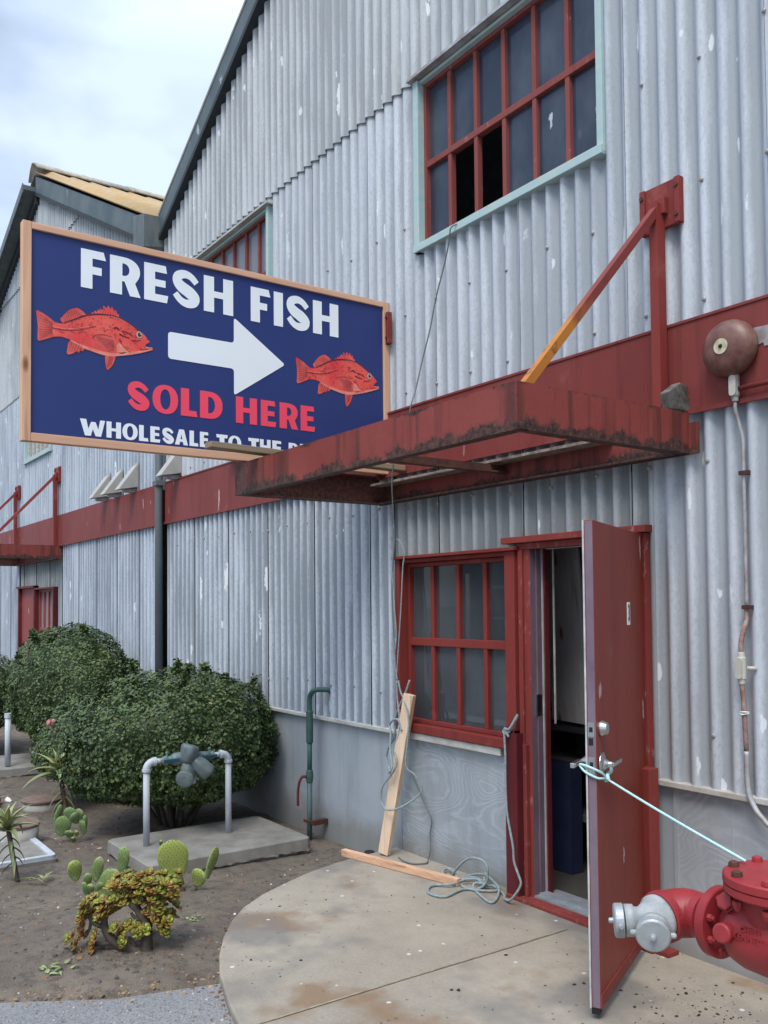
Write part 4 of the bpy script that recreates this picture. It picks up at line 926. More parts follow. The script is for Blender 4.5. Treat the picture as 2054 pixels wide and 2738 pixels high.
b = MB(); b.tube([(-5.97, -.13, .35), (-5.99, -.155, .35)], .012, 8); b.tube(smooth_path([(-5.99, -.155, .35), (-6.0, -.175, .30), (-6.01, -.18, .22), (-6.01, -.18, .13)], 4), .010, 8); b.build('lever', M_lever, v_)
b = MB(); b.tube([(-5.97, -.10, .31), (-5.975, -.10, -.16)], .0205, 14); b.build('lower_riser', M_pipegrey, t)
b = MB(); b.box(-6.02, -5.92, -.128, -.120, .0, .022); b.box(-5.93, -5.88, -.12, .008, -.005, .03); b.build('pipe_clamp', M_rust, t)

# ------------------------------------------------------------------ cables, ropes
def rope(pts, r, mat, name, sub=6, parent=None, seg=7):
    b = MB(); b.tube(smooth_path(pts, sub), r, seg); return b.build(name, mat, parent)
tag(rope([(-4.215,.06,4.04),(-4.215,-.03,4.012),(-4.24,-.075,3.985),(-4.264,-.07,3.923),(-4.322,-.06,3.8),(-4.407,-.07,3.585),(-4.455,-.08,3.404),(-4.51,-.1,3.221),(-4.532,-.14,3.027),(-4.502,-.2,2.917),(-4.564,-.2,2.761),(-4.715,-.18,2.594),(-4.776,-.16,2.431),(-4.832,-.1,2.09),(-4.888,-.08,1.893),(-4.899,-.08,1.743),(-4.886,-.08,1.492),(-4.863,-.08,1.318)], .0045, M_cable, 'cable', 6),
    'thin grey cable hanging from the broken upper pane down through the canopy', 'cable')
t = thing('hanging_rope', (-4.8, -.1, 1.0), 'tangled grey rope loops hanging at the left side of the lower window', 'rope')
rope([(-4.807,-.1,1.149),(-4.784,-.1,1.081),(-4.727,-.1,.995),(-4.682,-.11,.896),(-4.696,-.11,.771),(-4.704,-.12,.606),(-4.654,-.08,.545),(-4.625,-.06,.447),(-4.703,-.15,.353),(-4.809,-.20,.318),(-4.868,-.2,.366),(-4.86,-.2,.458),(-4.781,-.17,.56),(-4.768,-.15,.624),(-4.814,-.13,.702),(-4.777,-.12,.817),(-4.787,-.11,.92),(-4.821,-.1,1.036),(-4.825,-.1,1.148)], .0065, M_rope, 'loop', 6, t)
rope([(-4.709,-.08,1.157),(-4.745,-.09,1.071),(-4.843,-.1,.91),(-4.857,-.1,.782),(-4.932,-.1,.689),(-4.952,-.1,.615),(-4.885,-.12,.561),(-4.777,-.2,.563),(-4.747,-.2,.609),(-4.823,-.16,.696),(-4.857,-.13,.81),(-4.887,-.12,.849),(-4.843,-.12,.889),(-4.784,-.12,.895),(-4.761,-.12,.848),(-4.749,-.12,.829)], .0075, M_rope, 'loop', 6, t)
rope([(-4.858,-.08,1.145),(-4.833,-.08,1.344),(-4.795,-.085,1.592),(-4.766,-.085,1.888),(-4.747,-.085,1.986),(-4.788,-.085,2.063),(-4.842,-.08,2.084),(-4.873,-.08,2.043),(-4.893,-.08,1.893),(-4.871,-.08,1.642),(-4.853,-.08,1.443),(-4.876,-.08,1.293),(-4.845,-.08,1.146)], .0045, M_rope, 'loop', 6, t)
rope([(-4.793,-.03,.571),(-4.747,-.02,.502),(-4.68,-.01,.395),(-4.614,-.01,.318),(-4.582,-.01,.263),(-4.6,-.01,.172),(-4.585,-.02,.08),(-4.601,-.03,.012),(-4.568,-.07,.008),(-4.607,-.142,.008),(-4.692,-.155,.008),(-4.779,-.13,.008)], .005, M_cable, 'loop', 6, t)
t = thing('coiled_rope', (-3.95, -.15, 0), 'pale blue grey rope heaped by the lying board and tied to the steel guard', 'rope')
rope([(-4.165,-.142,.02),(-4.345,-.06,.02),(-4.335,-.119,.02),(-4.229,-.172,.01),(-4.15,-.122,.02),(-4.109,-.074,.03),(-4.004,-.083,.03),(-3.978,-.139,.01),(-4.022,-.23,.01),(-3.985,-.386,.009),(-4.072,-.424,.009),(-4.154,-.375,.009),(-4.179,-.309,.01),(-4.109,-.237,.02),(-4.104,-.136,.03),(-4.037,-.103,.04),(-3.96,-.113,.03),(-3.917,-.046,.02),(-3.891,-.087,.01),(-3.949,-.165,.01),(-4.044,-.195,.01),(-4.152,-.137,.01),(-4.15,-.072,.03),(-4.075,-.036,.05),(-4.032,-.02,.04),(-3.869,-.089,.03),(-3.78,-.187,.01),(-3.757,-.247,.009),(-3.836,-.232,.009),(-3.996,-.164,.01),(-4.018,-.136,.03),(-3.97,-.105,.03)], .0078, M_rope, 'coil', 7, t)
rope([(-4.252,-.12,.012),(-4.181,-.12,.088),(-4.111,-.12,.141),(-4.044,-.12,.165),(-3.969,-.12,.167),(-3.928,-.12,.134),(-3.934,-.12,.06),(-3.96,-.13,.02)], .0075, M_rope, 'arch', 7, t)
rope([(-3.97,-.105,.03),(-3.913,-.07,.02),(-3.816,-.10,.01),(-3.75,-.15,.01),(-3.68,-.17,.03),(-3.624,-.15,.116),(-3.64,-.15,.17),(-3.672,-.15,.231),(-3.679,-.15,.311),(-3.702,-.15,.4),(-3.735,-.14,.493),(-3.752,-.13,.579),(-3.765,-.12,.685),(-3.775,-.11,.804),(-3.785,-.105,.90),(-3.79,-.10,.932),(-3.78,-.085,.932)], .007, M_rope, 'riser', 6, t)
rope([(-3.805,-.095,.93),(-3.78,-.105,.915),(-3.75,-.09,.94),(-3.715,-.07,1.02),(-3.722,-.075,1.01),(-3.75,-.10,.945),(-3.785,-.105,.945),(-3.755,-.10,.90)], .0075, M_rope, 'knot', 6, t)

# timber offcuts
b = MB(); b.bar((-4.895, -.165, .012), (-4.715, -.075, 1.065), .078, .038, (.3, -1, 0)); tag(b.build('timber', M_woodpale, bevel=.003), 'pale new timber leaning against the window corner', 'timber')
b = MB(); b.bar((-5.05, -.385, .024), (-4.10, -.19, .024), .040, .044, (0, 0, 1)); tag(b.build('timber', M_woodX, bevel=.003), 'new fir board lying on the concrete beside the rope heap', 'timber')
t = thing('pipe_cap', (-5.06, -.17, -.08), 'small black plastic cap on the soil beside the apron by the wall', 'cap')
b = MB(); b.lathe((-5.06, -.17, -.12), (0, 0, 1), [(0, .028), (.07, .028), (.072, .036), (.11, .036), (.115, .028)], 14); b.build('cap', M_black, t, bevel=.002)

# ------------------------------------------------------------------ fire connection valve
VB = Vector((-1.62, -1.0, .585))
fv = thing('fire_valve', (-1.55, -.98, -.0), 'big red fire valve with silver hose caps in front of the plinth', 'valve')
ax = Vector((1, -.06, .03)).normalized(); fl = Vector((-1.80, -.980, .602))
b = MB(); b.lathe(fl, ax, [(-.028, .068), (-.027, .110), (-.024, .114), (.004, .114), (.007, .110), (.0075, .07)], 48); b.build('flange', M_hydrant, fv)
b = MB(); b.lathe(fl+ax*.030, ax, [(0, .066), (.025, .082), (.05, .104), (.09, .115), (.2, .120), (.32, .118), (.44, .12), (.5, .09), (.52, .112), (.55, .112)], 48, True); body = b.build('body', M_hydrant, fv)
b = MB(); b.lathe(fl+ax*.215+Vector((0, 0, .012)), (0, 0, 1), [(0, .10), (.08, .112), (.128, .118), (.132, .165), (.136, .168), (.156, .168), (.158, .162)], 44); b.build('bonnet_seat', M_hydrant, body)
bc = fl+ax*.215+Vector((0, 0, .1705))
b = MB(); b.lathe(bc, (0, 0, 1), [(0, .160), (.001, .168), (.004, .170), (.026, .170), (.030, .165), (.033, .120), (.036, .05)], 48); bo = b.build('bonnet', M_hydrant, fv, bevel=.0015)
for k in range(8):
    a = 2*PI*(k+.35)/8; p = bc+Vector((math.cos(a)*.142, math.sin(a)*.142, .0315)); b = MB(); b.lathe(p, (0, 0, 1), [(0, .017), (.002, .0175), (.014, .016), (.017, .011)], 6)
    b.build('bolt', M_rust if k in (4, 5) else M_hydrant, bo, label='rusty brown bolt' if k in (4, 5) else None); b = MB(); b.lathe(p-Vector((0, 0, .075)), (0, 0, -1), [(0, .016), (.014, .015), (.03, .008)], 6); b.build('nut', M_hydrant, bo)
for k in range(8):
    a = 2*PI*(k+.5)/8; u = ax.orthogonal().normalized(); w_ = ax.cross(u); p = fl+ax*.008+(u*math.cos(a)+w_*math.sin(a))*.090
    b = MB(); b.lathe(p+ax*.002, ax, [(0, .013), (.012, .0125), (.014, .010)], 6); b.lathe(p-ax*.02, ax, [(-.022, .011), (-.021, .0125), (-.008, .0125)], 6); b.lathe(p-ax*.02, ax, [(0, .007), (.046, .007)], 8); b.build('flange_bolt', M_hydrant, fv)
side = Vector((.10, -1, 0)).normalized()
def on_body(s_, r, deg): t_ = math.radians(deg); return fl+ax*s_+side*(r*math.cos(t_))+UZ*(r*math.sin(t_)), (side*math.cos(t_)+UZ*math.sin(t_)).normalized()
p, d = on_body(.065, .115, 55); b = MB(); b.lathe(p, (d*.6+side).normalized(), [(0, .036), (.02, .034), (.022, .028), (.036, .028), (.038, .022)], 6); b.build('plug', M_hydrant, body, bevel=.002)
p, d = on_body(.078, .115, 8); b = MB(); b.lathe(p, d, [(0, .032), (.026, .031), (.031, .026)], 20); b.build('plug', M_hydrant, body, bevel=.002)
c_, d = on_body(.27, .135, 6); b = MB(); b.prism([c_+ax*u+UZ*v for u, v in ((0, .05), (.022, .035), (.03, .01), (.018, -.03), (0, -.055), (-.018, -.03), (-.03, .01), (-.022, .035))], side*.022); b.build('boss', M_hydrant, body, bevel=.003)
b = MB(); b.prism([c_+side*.0225+ax*u+UZ*v for u, v in ((-.003, .03), (.004, .032), (.003, -.03), (.0005, -.042), (-.002, -.03))], side*.001); b.build('white_drip', M_white, body)
for tx, dg, sz in (('CHINA', 20, .024), ('KENNEDY', 9, .027)):
    c_, d = on_body(.168, .1210, dg); text_mesh(tx, sz, M_hydrant, 'raised_lettering', body, c_-side*.002, ax, ax.cross(side)*-1 if False else UZ, side, .004, .0008, 1.0)
# neck, elbow turning away from the wall, siamese head with two caps
e0 = fl-ax*.03; b = MB(); b.tube([e0, e0-ax*.05], .062, 28); b.lathe(e0-ax*.035, -ax, [(0, .062), (.002, .072), (.03, .074), (.032, .066)], 32); b.build('neck', M_hydrant, fv)
q0 = e0-ax*.06; dY = Vector((-.12, -1, -.10)).normalized(); R_ = .078; arc = [q0-ax*(R_*math.sin(t_))+dY*(R_*(1-math.cos(t_))) for t_ in [i*PI/2/10 for i in range(11)]]
b = MB(); b.tube(arc, .074, 32, rs=[.070, .074, .077, .079, .080, .080, .080, .080, .079, .078, .078]); b.lathe(arc[-1], dY, [(-.005, .078), (.0, .086), (.022, .086), (.026, .080)], 32); b.build('elbow', M_hydrant, fv)
s0 = arc[-1]+dY*.027; b = MB(); b.lathe(s0, dY, [(0, .074), (.002, .078), (.016, .078), (.02, .070), (.05, .060), (.085, .05), (.10, .03)], 32, True); hd = b.build('siamese_head', M_galvp, fv)
c0 = s0+dY*.03
for i_, od in enumerate((Vector((-.70, -.72, -.05)).normalized(), Vector((.62, -.78, -.14)).normalized())):
    k0 = .0; ll = .060 if i_ == 0 else .045
    b = MB(); b.lathe(c0, od, [(0, .040), (ll, .044), (ll+.004, .052), (ll+.032, .053)], 28, True); arm = b.build('outlet', M_galvp, hd)
    b = MB(); b.lathe(c0+od*(ll+.036), od, [(0, .050), (.002, .056), (.026, .056), (.030, .053), (.032, .05), (.034, .01), (.048, .009), (.050, .005)], 32); cp = b.build('hose_cap', M_galv, fv, bevel=.001)
    up_ = od.cross(Vector((0, 0, 1))).normalized(); 
    for sgn in (-1, 1): lug = MB(); lug.lathe(c0+od*(ll+.050)+up_*sgn*.054, up_*sgn, [(0, .009), (.014, .009), (.018, .006)], 10); lug.build('cap_lug', M_galvp, cp)
# upright pipe carrying the valve, right of the frame
b = MB(); e1 = fl+ax*.58; b.tube(smooth_path([e1, e1+ax*.10, e1+ax*.22+Vector((0, 0, -.03)), e1+ax*.30+Vector((0, 0, -.14)), e1+ax*.32+Vector((0, 0, -.3)), e1+ax*.32+Vector((0, 0, -.62))], 5), .06, 24); b.build('riser', M_hydrant, fv)
b = MB(); b.lathe(fl+ax*.585, ax, [(0, .112), (.024, .112)], 40); b.build('flange', M_hydrant, fv)
# rope holding the door open
A0 = onface(DW-.05, .945, .02); A1 = bc+Vector((-.12, .0, .045))
t = thing('door_rope', A0, 'taut teal rope from the door lever to the red fire valve', 'rope')
rope([A0+(A1-A0)*k/6+Vector((0, 0, -.004*math.sin(PI*k/6))) for k in range(7)], .0048, M_ropeteal, 'taut_line', 2, t)
rope([A0, onface(DW-.02, .965, .02), onface(DW+.008, .985, .0), onface(DW+.010, 1.0, -.045), onface(DW-.0, 1.0, -.07), onface(DW+.010, .975, -.045), onface(DW+.009, .955, 0), onface(DW-.01, .95, .015), A0], .005, M_ropeteal, 'loop', 5, t)
rope([A0+Vector((0, 0, .006)), A0+nvv*.012, A0-UZ*.010, A0-nvv*.0-dv*.012, A0+UZ*.008+nvv*.01, A0-dv*.03+UZ*.01, A0-dv*.055+UZ*.022+nvv*.01, A0-dv*.06+UZ*.045, A0-dv*.045+UZ*.052], .0075, M_ropeteal, 'knot', 5, t)
#--PART4--
# ------------------------------------------------------------------ garden: slabs, pipes, pots
def rough_slab(name, x0, x1, y0, y1, zt, th, label):
    b = MB(); random.seed(int(x0*7)); per = []
    def run(p, q):
        n = max(2, int((Vector(p)-Vector(q)).length/.03)); return [(p[0]+(q[0]-p[0])*i/n, p[1]+(q[1]-p[1])*i/n) for i in range(n)]
    c = .03; P_ = [(x0+c, y0), (x1-c, y0), (x1, y0+c), (x1, y1-c), (x1-c, y1), (x0+c, y1), (x0, y1-c), (x0, y0+c)]
    for i in range(8): per += run(P_[i], P_[(i+1) % 8])
    n = len(per); cx, cy = (x0+x1)/2, (y0+y1)/2; rings = []
    for z, off, rag in ((zt, -.008, 0), (zt-.008, 0, 0), (zt-th*.72, .004, 0), (zt-th*.80, .002, .006), (zt-th*.9, -.012, .016), (zt-th*1.15, -.02, .016)):
        r = []
        for i, (x, y) in enumerate(per):
            k = off+(noise.noise((x*22, y*22, z*30))*rag*2 if rag else 0)+.003*noise.noise((x*9, y*9, z*9))
            d = Vector((x-cx, y-cy, 0)); d = Vector(((1 if x > x1-.06 else -1 if x < x0+.06 else 0), (1 if y > y1-.06 else -1 if y < y0+.06 else 0), 0))
            r.append((x+d.x*k, y+d.y*k, z+(noise.noise((x*18, y*18, 5))*rag*1.2 if rag else 0)))
        rings.append(r)
    vs = [v for r in rings for v in r]; fs = [tuple(range(n))]
    for j in range(len(rings)-1): fs += [(j*n+i, (j+1)*n+i, (j+1)*n+(i+1) % n, j*n+(i+1) % n) for i in range(n)]
    b.add(vs, fs); return tag(b.build(name, M_slab), label, 'slab')
rough_slab('concrete_slab', -6.50, -5.665, -1.482, -.268, -.02, .11, 'rough edged concrete slab carrying the white pipe frame')
rough_slab('concrete_slab', -10.9, -9.95, -2.4, -.72, -.02, .11, 'farther concrete slab at the left edge behind the aloes')
t = thing('backflow_preventer', (-6.15, -1.0, -.02), 'white pipe frame with a bagged green valve standing on the concrete slab', 'pipe')
for y in (-1.315, -.69):
    b = MB(); b.tube([(-6.15, y, -.03), (-6.15, y, .50)], .0225, 20); b.build('upright', M_pvc, t)
    sg_ = 1 if y < -1 else -1
    b = MB(); arc = [(-6.15, y+sg_*.055*(1-math.cos(a)), .505+.055*math.sin(a)) for a in [i*PI/2/8 for i in range(9)]]
    b.tube(arc, .027, 20); b.lathe((-6.15, y, .492), (0, 0, 1), [(0, .027), (.002, .031), (.02, .031), (.022, .027)], 20); b.lathe((-6.15, y+sg_*.05, .56), (0, sg_, 0), [(0, .027), (.002, .031), (.018, .031), (.02, .027)], 20); b.build('elbow', M_pvc, t)
    b = MB(); b.tube([(-6.15, y+sg_*.065, .56), (-6.15, y+sg_*.115, .56)], .018, 16); b.build('nipple', M_pvc, t)
    b = MB(); b.lathe((-6.15, y+sg_*.115, .56), (0, sg_, 0), [(0, .026), (.01, .031), (.03, .031), (.035, .026), (.08, .027), (.085, .032), (.11, .03)], 8); b.lathe((-6.15, y+sg_*.15, .58), (0, 0, 1), [(0, .009), (.025, .008), (.027, .012), (.04, .011)], 8); v_ = b.build('ball_valve', M_verdi, t, bevel=.002)
    b = MB(); b.box(-6.112, -6.104, y+sg_*.11, y+sg_*.25, .548, .572); b.build('valve_lever', M_blue, v_, bevel=.003)
    b = MB(); b.box(-6.118, -6.110, y+sg_*.105, y+sg_*.165, .549, .571); b.build('lever_bolt', M_conrust, v_)
def bag(c, ax_, r, l, seed):
    b = MB(); random.seed(seed); c = Vector(c); ax_ = Vector(ax_).normalized(); u = ax_.orthogonal().normalized(); w = ax_.cross(u); vs = []; fs = []; seg = 22; rg = 9
    for i in range(rg):
        tt = i/(rg-1); rr = r*(.55+.5*math.sin(PI*min(.62, tt*.62+.1)))*(1 if i < rg-1 else .9)
        for k in range(seg):
            a = 2*PI*k/seg; f = 1+.10*noise.noise((math.cos(a)*2+seed, math.sin(a)*2, tt*3))+.05*math.sin(a*6+seed)
            vs.append(c+ax_*l*tt+(u*math.cos(a)+w*math.sin(a))*rr*f)
    for i in range(rg-1):
        for k in range(seg): fs.append((i*seg+k, i*seg+(k+1) % seg, (i+1)*seg+(k+1) % seg, (i+1)*seg+k))
    fs += [tuple(range(seg))[::-1], tuple((rg-1)*seg+k for k in range(seg))]
    b.add(vs, fs, True); return b
b = MB(); b.lathe((-6.15, -1.14, .56), (0, 1, 0), [(0, .03), (.03, .045), (.1, .05), (.17, .04), (.26, .035), (.30, .03)], 16, True); vb = b.build('valve_body', M_bronze, t)
bag((-6.13, -1.03, .53), (.05, .30, 1), .062, .13, 1).build('upper_dome', M_bronze, vb)
bag((-6.12, -.98, .55), (.15, .62, -.62), .062, .16, 2).build('side_dome', M_bronze, vb)
bag((-6.13, -1.03, .54), (.12, .10, -1), .05, .12, 3).build('relief_valve', M_bronze, vb)
b = MB(); b.lathe((-6.12, -1.035, .425), (.75, -.6, -.1), [(-.03, .055), (.02, .06), (.024, .064), (.032, .064), (.04, .05), (.046, .02)], 20); b.build('relief_cap', M_bronze, vb)
b = MB(); b.box(-6.13, -6.127, -1.005, -.955, .375, .44); b.build('paper_tag', M_can, vb)
t = thing('riser_pipe', (-10.09, -1.365, -.01), 'pale upright pipe on the farther slab at the left edge', 'pipe')
b = MB(); b.tube([(-10.09, -1.365, -.01), (-10.09, -1.365, .50)], .030, 14); b.build('pipe', M_pvc, t); b = MB(); b.lathe((-10.09, -1.365, .49), (0, 0, 1), [(0, .036), (.05, .036)], 14); b.build('collar', M_pvc, t)
def can(x, y, r, z0, h, label, tilt=0):
    t = thing('irrigation_can', (x, y, z0), label, 'can', 'round pipe collars sunk in the soil'); a = Vector((tilt, tilt*.6, 1)).normalized()
    b = MB(); b.lathe((x, y, z0-.06), a, [(0, r*.97), (h+.06, r), (h+.061, r*.93), (h+.04, r*.92)], 28, True); b.build('collar', M_can, t)
    b = MB(); b.lathe(Vector((x, y, z0))+a*(h-.012), a, [(-.01, r*1.0), (0, r*1.06), (.016, r*1.07), (.022, r*.99), (.018, r*.4)], 28); b.build('lid', M_terra, t)
can(-8.30, -1.47, .165, -.12, .08, 'low white collar with a rusty lid beneath the farther aloe')
can(-7.20, -1.93, .145, -.12, .15, 'taller white collar with a rusty lid behind the nearer aloe', .06)
def meter_box(x0, x1, y0, y1, z, mat, label):
    t = thing('meter_box', ((x0+x1)/2, (y0+y1)/2, z), label, 'meter box'); w = .045
    def rr(a0, a1, c0, c1, r): return rounded([(a0, c0), (a1, c0), (a1, c1), (a0, c1)], r, 5)
    b = MB(); o_ = rr(x0, x1, y0, y1, .05); i_ = rr(x0+w, x1-w, y0+w, y1-w, .02); n = len(o_)
    vs = [(x, y, z) for x, y in o_]+[(x, y, z) for x, y in i_]+[(x, y, z-.03) for x, y in i_]+[(x, y, z-.16) for x, y in o_]
    fs = [(i, (i+1) % n, n+(i+1) % n, n+i) for i in range(n)]+[(n+i, n+(i+1) % n, 2*n+(i+1) % n, 2*n+i) for i in range(n)]+[(3*n+i, 3*n+(i+1) % n, (i+1) % n, i) for i in range(n)]
    b.add(vs, fs); b.build('rim', mat, t)
    b = MB(); q_ = rounded([(x0-.012, y0-.012), (x1+.012, y0-.012), (x1+.012, y1+.012), (x0-.012, y1+.012)], .05, 5); b.prism([(x, y, z-.18) for x, y in q_], (0, 0, .155)); b.build('collar', M_slab, t)
    b = MB(); b.add([(x, y, z-.010) for x, y in i_], [tuple(range(n))]); l_ = b.build('lid', M_slab, t)
meter_box(-7.15, -6.50, -2.42, -1.83, -.072, M_pvc, 'white rimmed meter box with a concrete lid at the foot of the nearer aloe')
meter_box(-8.1, -7.62, -2.32, -1.92, -.02, M_verdi, 'green rimmed meter box half hidden at the left edge')
b = MB(); b.lathe((-8.75, -1.95, -.15), (0, 0, 1), [(0, .26), (.10, .25), (.20, .10), (.21, .02)], 6); tag(b.build('concrete_cover', M_slab), 'grey faceted concrete cover at the left edge beyond the collars', 'cover')
b = MB(); b.lathe((-8.35, -1.72, -.04), (-.5, -.5, .35), [(0, .012), (.02, .02), (.05, .022), (.055, .004)], 12); tag(b.build('plastic_cup', M_white), 'tiny white plastic spout beside the farther aloe', 'spout')

# ------------------------------------------------------------------ plants
def leafset(P_, Nn, size, wid, tone, rim=None, fold=.18, tipd=None):
    """vectorised rounded leaves: P (n,3) base points, Nn (n,3) normals; returns verts, faces, tone"""
    n = len(P_); d = rng.normal(size=(n, 3)) if tipd is None else tipd
    d = d-Nn*(d*Nn).sum(1)[:, None]; d /= np.linalg.norm(d, axis=1)[:, None]+1e-9; s_ = np.cross(Nn, d)
    prof = np.array([(0, 0, 0), (.32, .40, .5), (.72, .46, .5), (1, .0, -.25), (.72, -.46, .5), (.32, -.40, .5), (.5, 0, 0)])
    V = P_[:, None, :]+d[:, None, :]*(prof[None, :, 0:1]*size[:, None, None])+s_[:, None, :]*(prof[None, :, 1:2]*wid[:, None, None])+Nn[:, None, :]*(prof[None, :, 2:3]*(size*fold)[:, None, None])
    base_ = np.arange(n)[:, None, None]*7; F = np.array([(0, 6, 1), (1, 6, 2), (2, 6, 3), (3, 6, 4), (4, 6, 5), (5, 6, 0)])[None]+base_
    return V.reshape(-1, 3), F.reshape(-1, 3), np.repeat(tone, 7)
def mesh_np(name, V, F, mat, parent, attrs, smooth=False):
    b0 = np.array(base(parent)); me = bpy.data.meshes.new(name); me.from_pydata((V-b0).tolist(), [], F.tolist()); me.materials.append(mat)
    for k, a in attrs.items(): at = me.attributes.new(k, 'FLOAT', 'POINT'); at.data.foreach_set('value', a.astype(np.float32))
    me.polygons.foreach_set('use_smooth', [smooth]*len(F)); me.update(); o = bpy.data.objects.new(name, me); col.objects.link(o); o.parent = parent; return o
def shrub(cx, cy, rx, ry, zb, zt, n, label, seed, tufts=60, th_=.13):
    g = np.random.default_rng(seed); t = thing('shrub', (cx, cy, -.12), label, 'shrub', 'dark green mounded shrubs along the wall')
    u = g.normal(size=(n, 3)); u /= np.linalg.norm(u, axis=1)[:, None]; ph = np.arctan2(u[:, 1], u[:, 0])
    zm = zb+(zt-zb)*.42
    lump = np.array([1+.10*noise.noise((x*1.9+seed, y*1.9, z*1.9))+.065*noise.noise((x*5, y*5+seed, z*5))+.035*noise.noise((x*12, y*12, z*12+seed)) for x, y, z in u])
    depth = 1-np.abs(g.normal(size=n))*.035-(g.random(n) < .25)*g.random(n)*.22; r = lump*depth+(g.random(n) < .012)*g.random(n)*.05
    hz = np.where(u[:, 2] > 0, zt-zm, zm-zb); ex = np.sign(u[:, 2])*np.abs(u[:, 2])**np.where(u[:, 2] < 0, .7, .95)
    P_ = np.stack([cx+u[:, 0]*rx*r, cy+u[:, 1]*ry*r, zm+ex*hz*r], 1); P_[:, 1] = np.minimum(P_[:, 1], -.015-.03*g.random(n))
    m_ = n//9; ti = g.integers(0, n, tufts); ti = ti[u[ti, 2] > -.1]; who = g.integers(0, len(ti), m_)       # stray shoots that break the outline
    sh = (g.random(len(ti))**2*th_+.02)[who]; tt = g.random(m_); dirs = u[ti][who]*.6+np.array([0, 0, .7]); P_[:m_] = P_[ti][who]+dirs*(sh*tt)[:, None]+g.normal(size=(m_, 3))*.016
    P_[:, 1] = np.minimum(P_[:, 1], -.02)
    # clumps: leaves lean outwards and up, turned together within a tuft
    cl = np.array([noise.noise_vector((x*13, y*13, z*13)) for x, y, z in P_])
    Nn = u*np.array([1/rx, 1/ry, 1/hz.mean()])*.8+np.array([0, 0, .35])+cl*1.5+g.normal(size=(n, 3))*.30; Nn /= np.linalg.norm(Nn, axis=1)[:, None]
    tone = np.clip(.42+.38*np.array([noise.noise((x*3, y*3, z*3+9)) for x, y, z in P_])+g.normal(size=n)*.20, 0, .90); tone[g.random(n) < .006] = 1
    sz = .028*(.7+.6*g.random(n)); V, F, T = leafset(P_, Nn, sz, sz*.72, tone); V[:, 1] = np.minimum(V[:, 1], -.004)
    mesh_np('foliage', V, F, M_shrub, t, {'tone': T})
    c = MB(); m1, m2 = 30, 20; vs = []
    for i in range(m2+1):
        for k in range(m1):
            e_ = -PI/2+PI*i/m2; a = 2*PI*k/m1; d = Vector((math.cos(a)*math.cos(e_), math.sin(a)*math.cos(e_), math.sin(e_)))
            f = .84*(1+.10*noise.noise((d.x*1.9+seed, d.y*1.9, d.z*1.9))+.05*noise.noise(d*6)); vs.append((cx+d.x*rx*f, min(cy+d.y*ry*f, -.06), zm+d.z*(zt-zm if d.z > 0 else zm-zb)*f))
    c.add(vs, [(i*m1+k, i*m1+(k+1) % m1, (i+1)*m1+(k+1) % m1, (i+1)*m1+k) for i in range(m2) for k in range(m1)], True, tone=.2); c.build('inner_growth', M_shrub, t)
    b = MB()
    for k in range(9):
        a = 2*PI*k/9+seed; q = Vector((cx+math.cos(a)*rx*.62, cy+math.sin(a)*ry*.60, zm*.9)); p = Vector((cx+math.cos(a)*.08, cy+math.sin(a)*.08, -.16))
        b.tube(smooth_path([p, p.lerp(q, .35)+Vector((.03*math.sin(k), .05*math.cos(k*2), .05)), p.lerp(q, .7), q], 3), .02, 6, rs=None)
    b.build('branches', M_bark, t); return t
s2 = shrub(-7.02, -.76, .75, .86, .08, 1.13, 38000, 'nearer rounded dark green shrub behind the white pipe frame', 3, 45, .10)
s1 = shrub(-10.3, -.66, .98, .66, .16, 1.45, 36000, 'taller farther rounded shrub in front of the left wall', 8, 30, .07)
s3 = shrub(-8.45, -.98, .50, .52, .04, .84, 12000, 'low dark shrub filling the gap between the two big shrubs', 5, 12, .05)
s4 = shrub(-12.0, -1.5, .85, .75, .15, 1.15, 16000, 'dark shrub cropped by the left edge of the photo', 12)
b = MB(); random.seed(2)
for k in range(5): c = Vector((-8.30, -1.40, .62))+Vector((random.uniform(-.03, .03), random.uniform(-.05, .05), random.uniform(-.05, .04))); b.lathe(c, (.8, -.5, .3), [(0, .004), (.012, .016), (.018, .018), (.02, .006)], 6)
M_pink = mat_flat('pink petals', (.52, .16, .18), .7); b.build('blossom', M_pink, s3, label='small pink blossom')

def blade(b, p, d, up, L_, w, curl, thick, tone, rim=True, seg=10, tip=0.0):
    """curved channelled leaf"""
    p = Vector(p); d = Vector(d).normalized(); up = Vector(up).normalized(); s_ = d.cross(up).normalized(); up = s_.cross(d).normalized(); vs = []; rm = []; q = p.copy(); dd = d.copy(); uu = up.copy()
    for i in range(seg+1):
        t = i/seg; ww = w*(1-t**1.5)*(.80+.3*math.sin(PI*min(t*1.4, 1)))+.0004
        vs += [q+s_*ww/2+uu*ww*.20, q-uu*thick*(1-t)*.6, q-s_*ww/2+uu*ww*.20, q+uu*thick*.05]; e = 1.0 if (rim and t > .93) else 0
        rm += [max(e, .35 if rim else 0), e, max(e, .35 if rim else 0), e]
        if i < seg: R__ = Matrix.Rotation(-curl/seg*(.5+t), 3, s_); dd = R__ @ dd; uu = R__ @ uu; q = q+dd*L_/seg
    fs = []
    for i in range(seg):
        for k in range(4): fs.append((i*4+k, (i+1)*4+k, (i+1)*4+(k+1) % 4, i*4+(k+1) % 4))
    b.add(vs, fs, False, tone=tone, rim=rm)
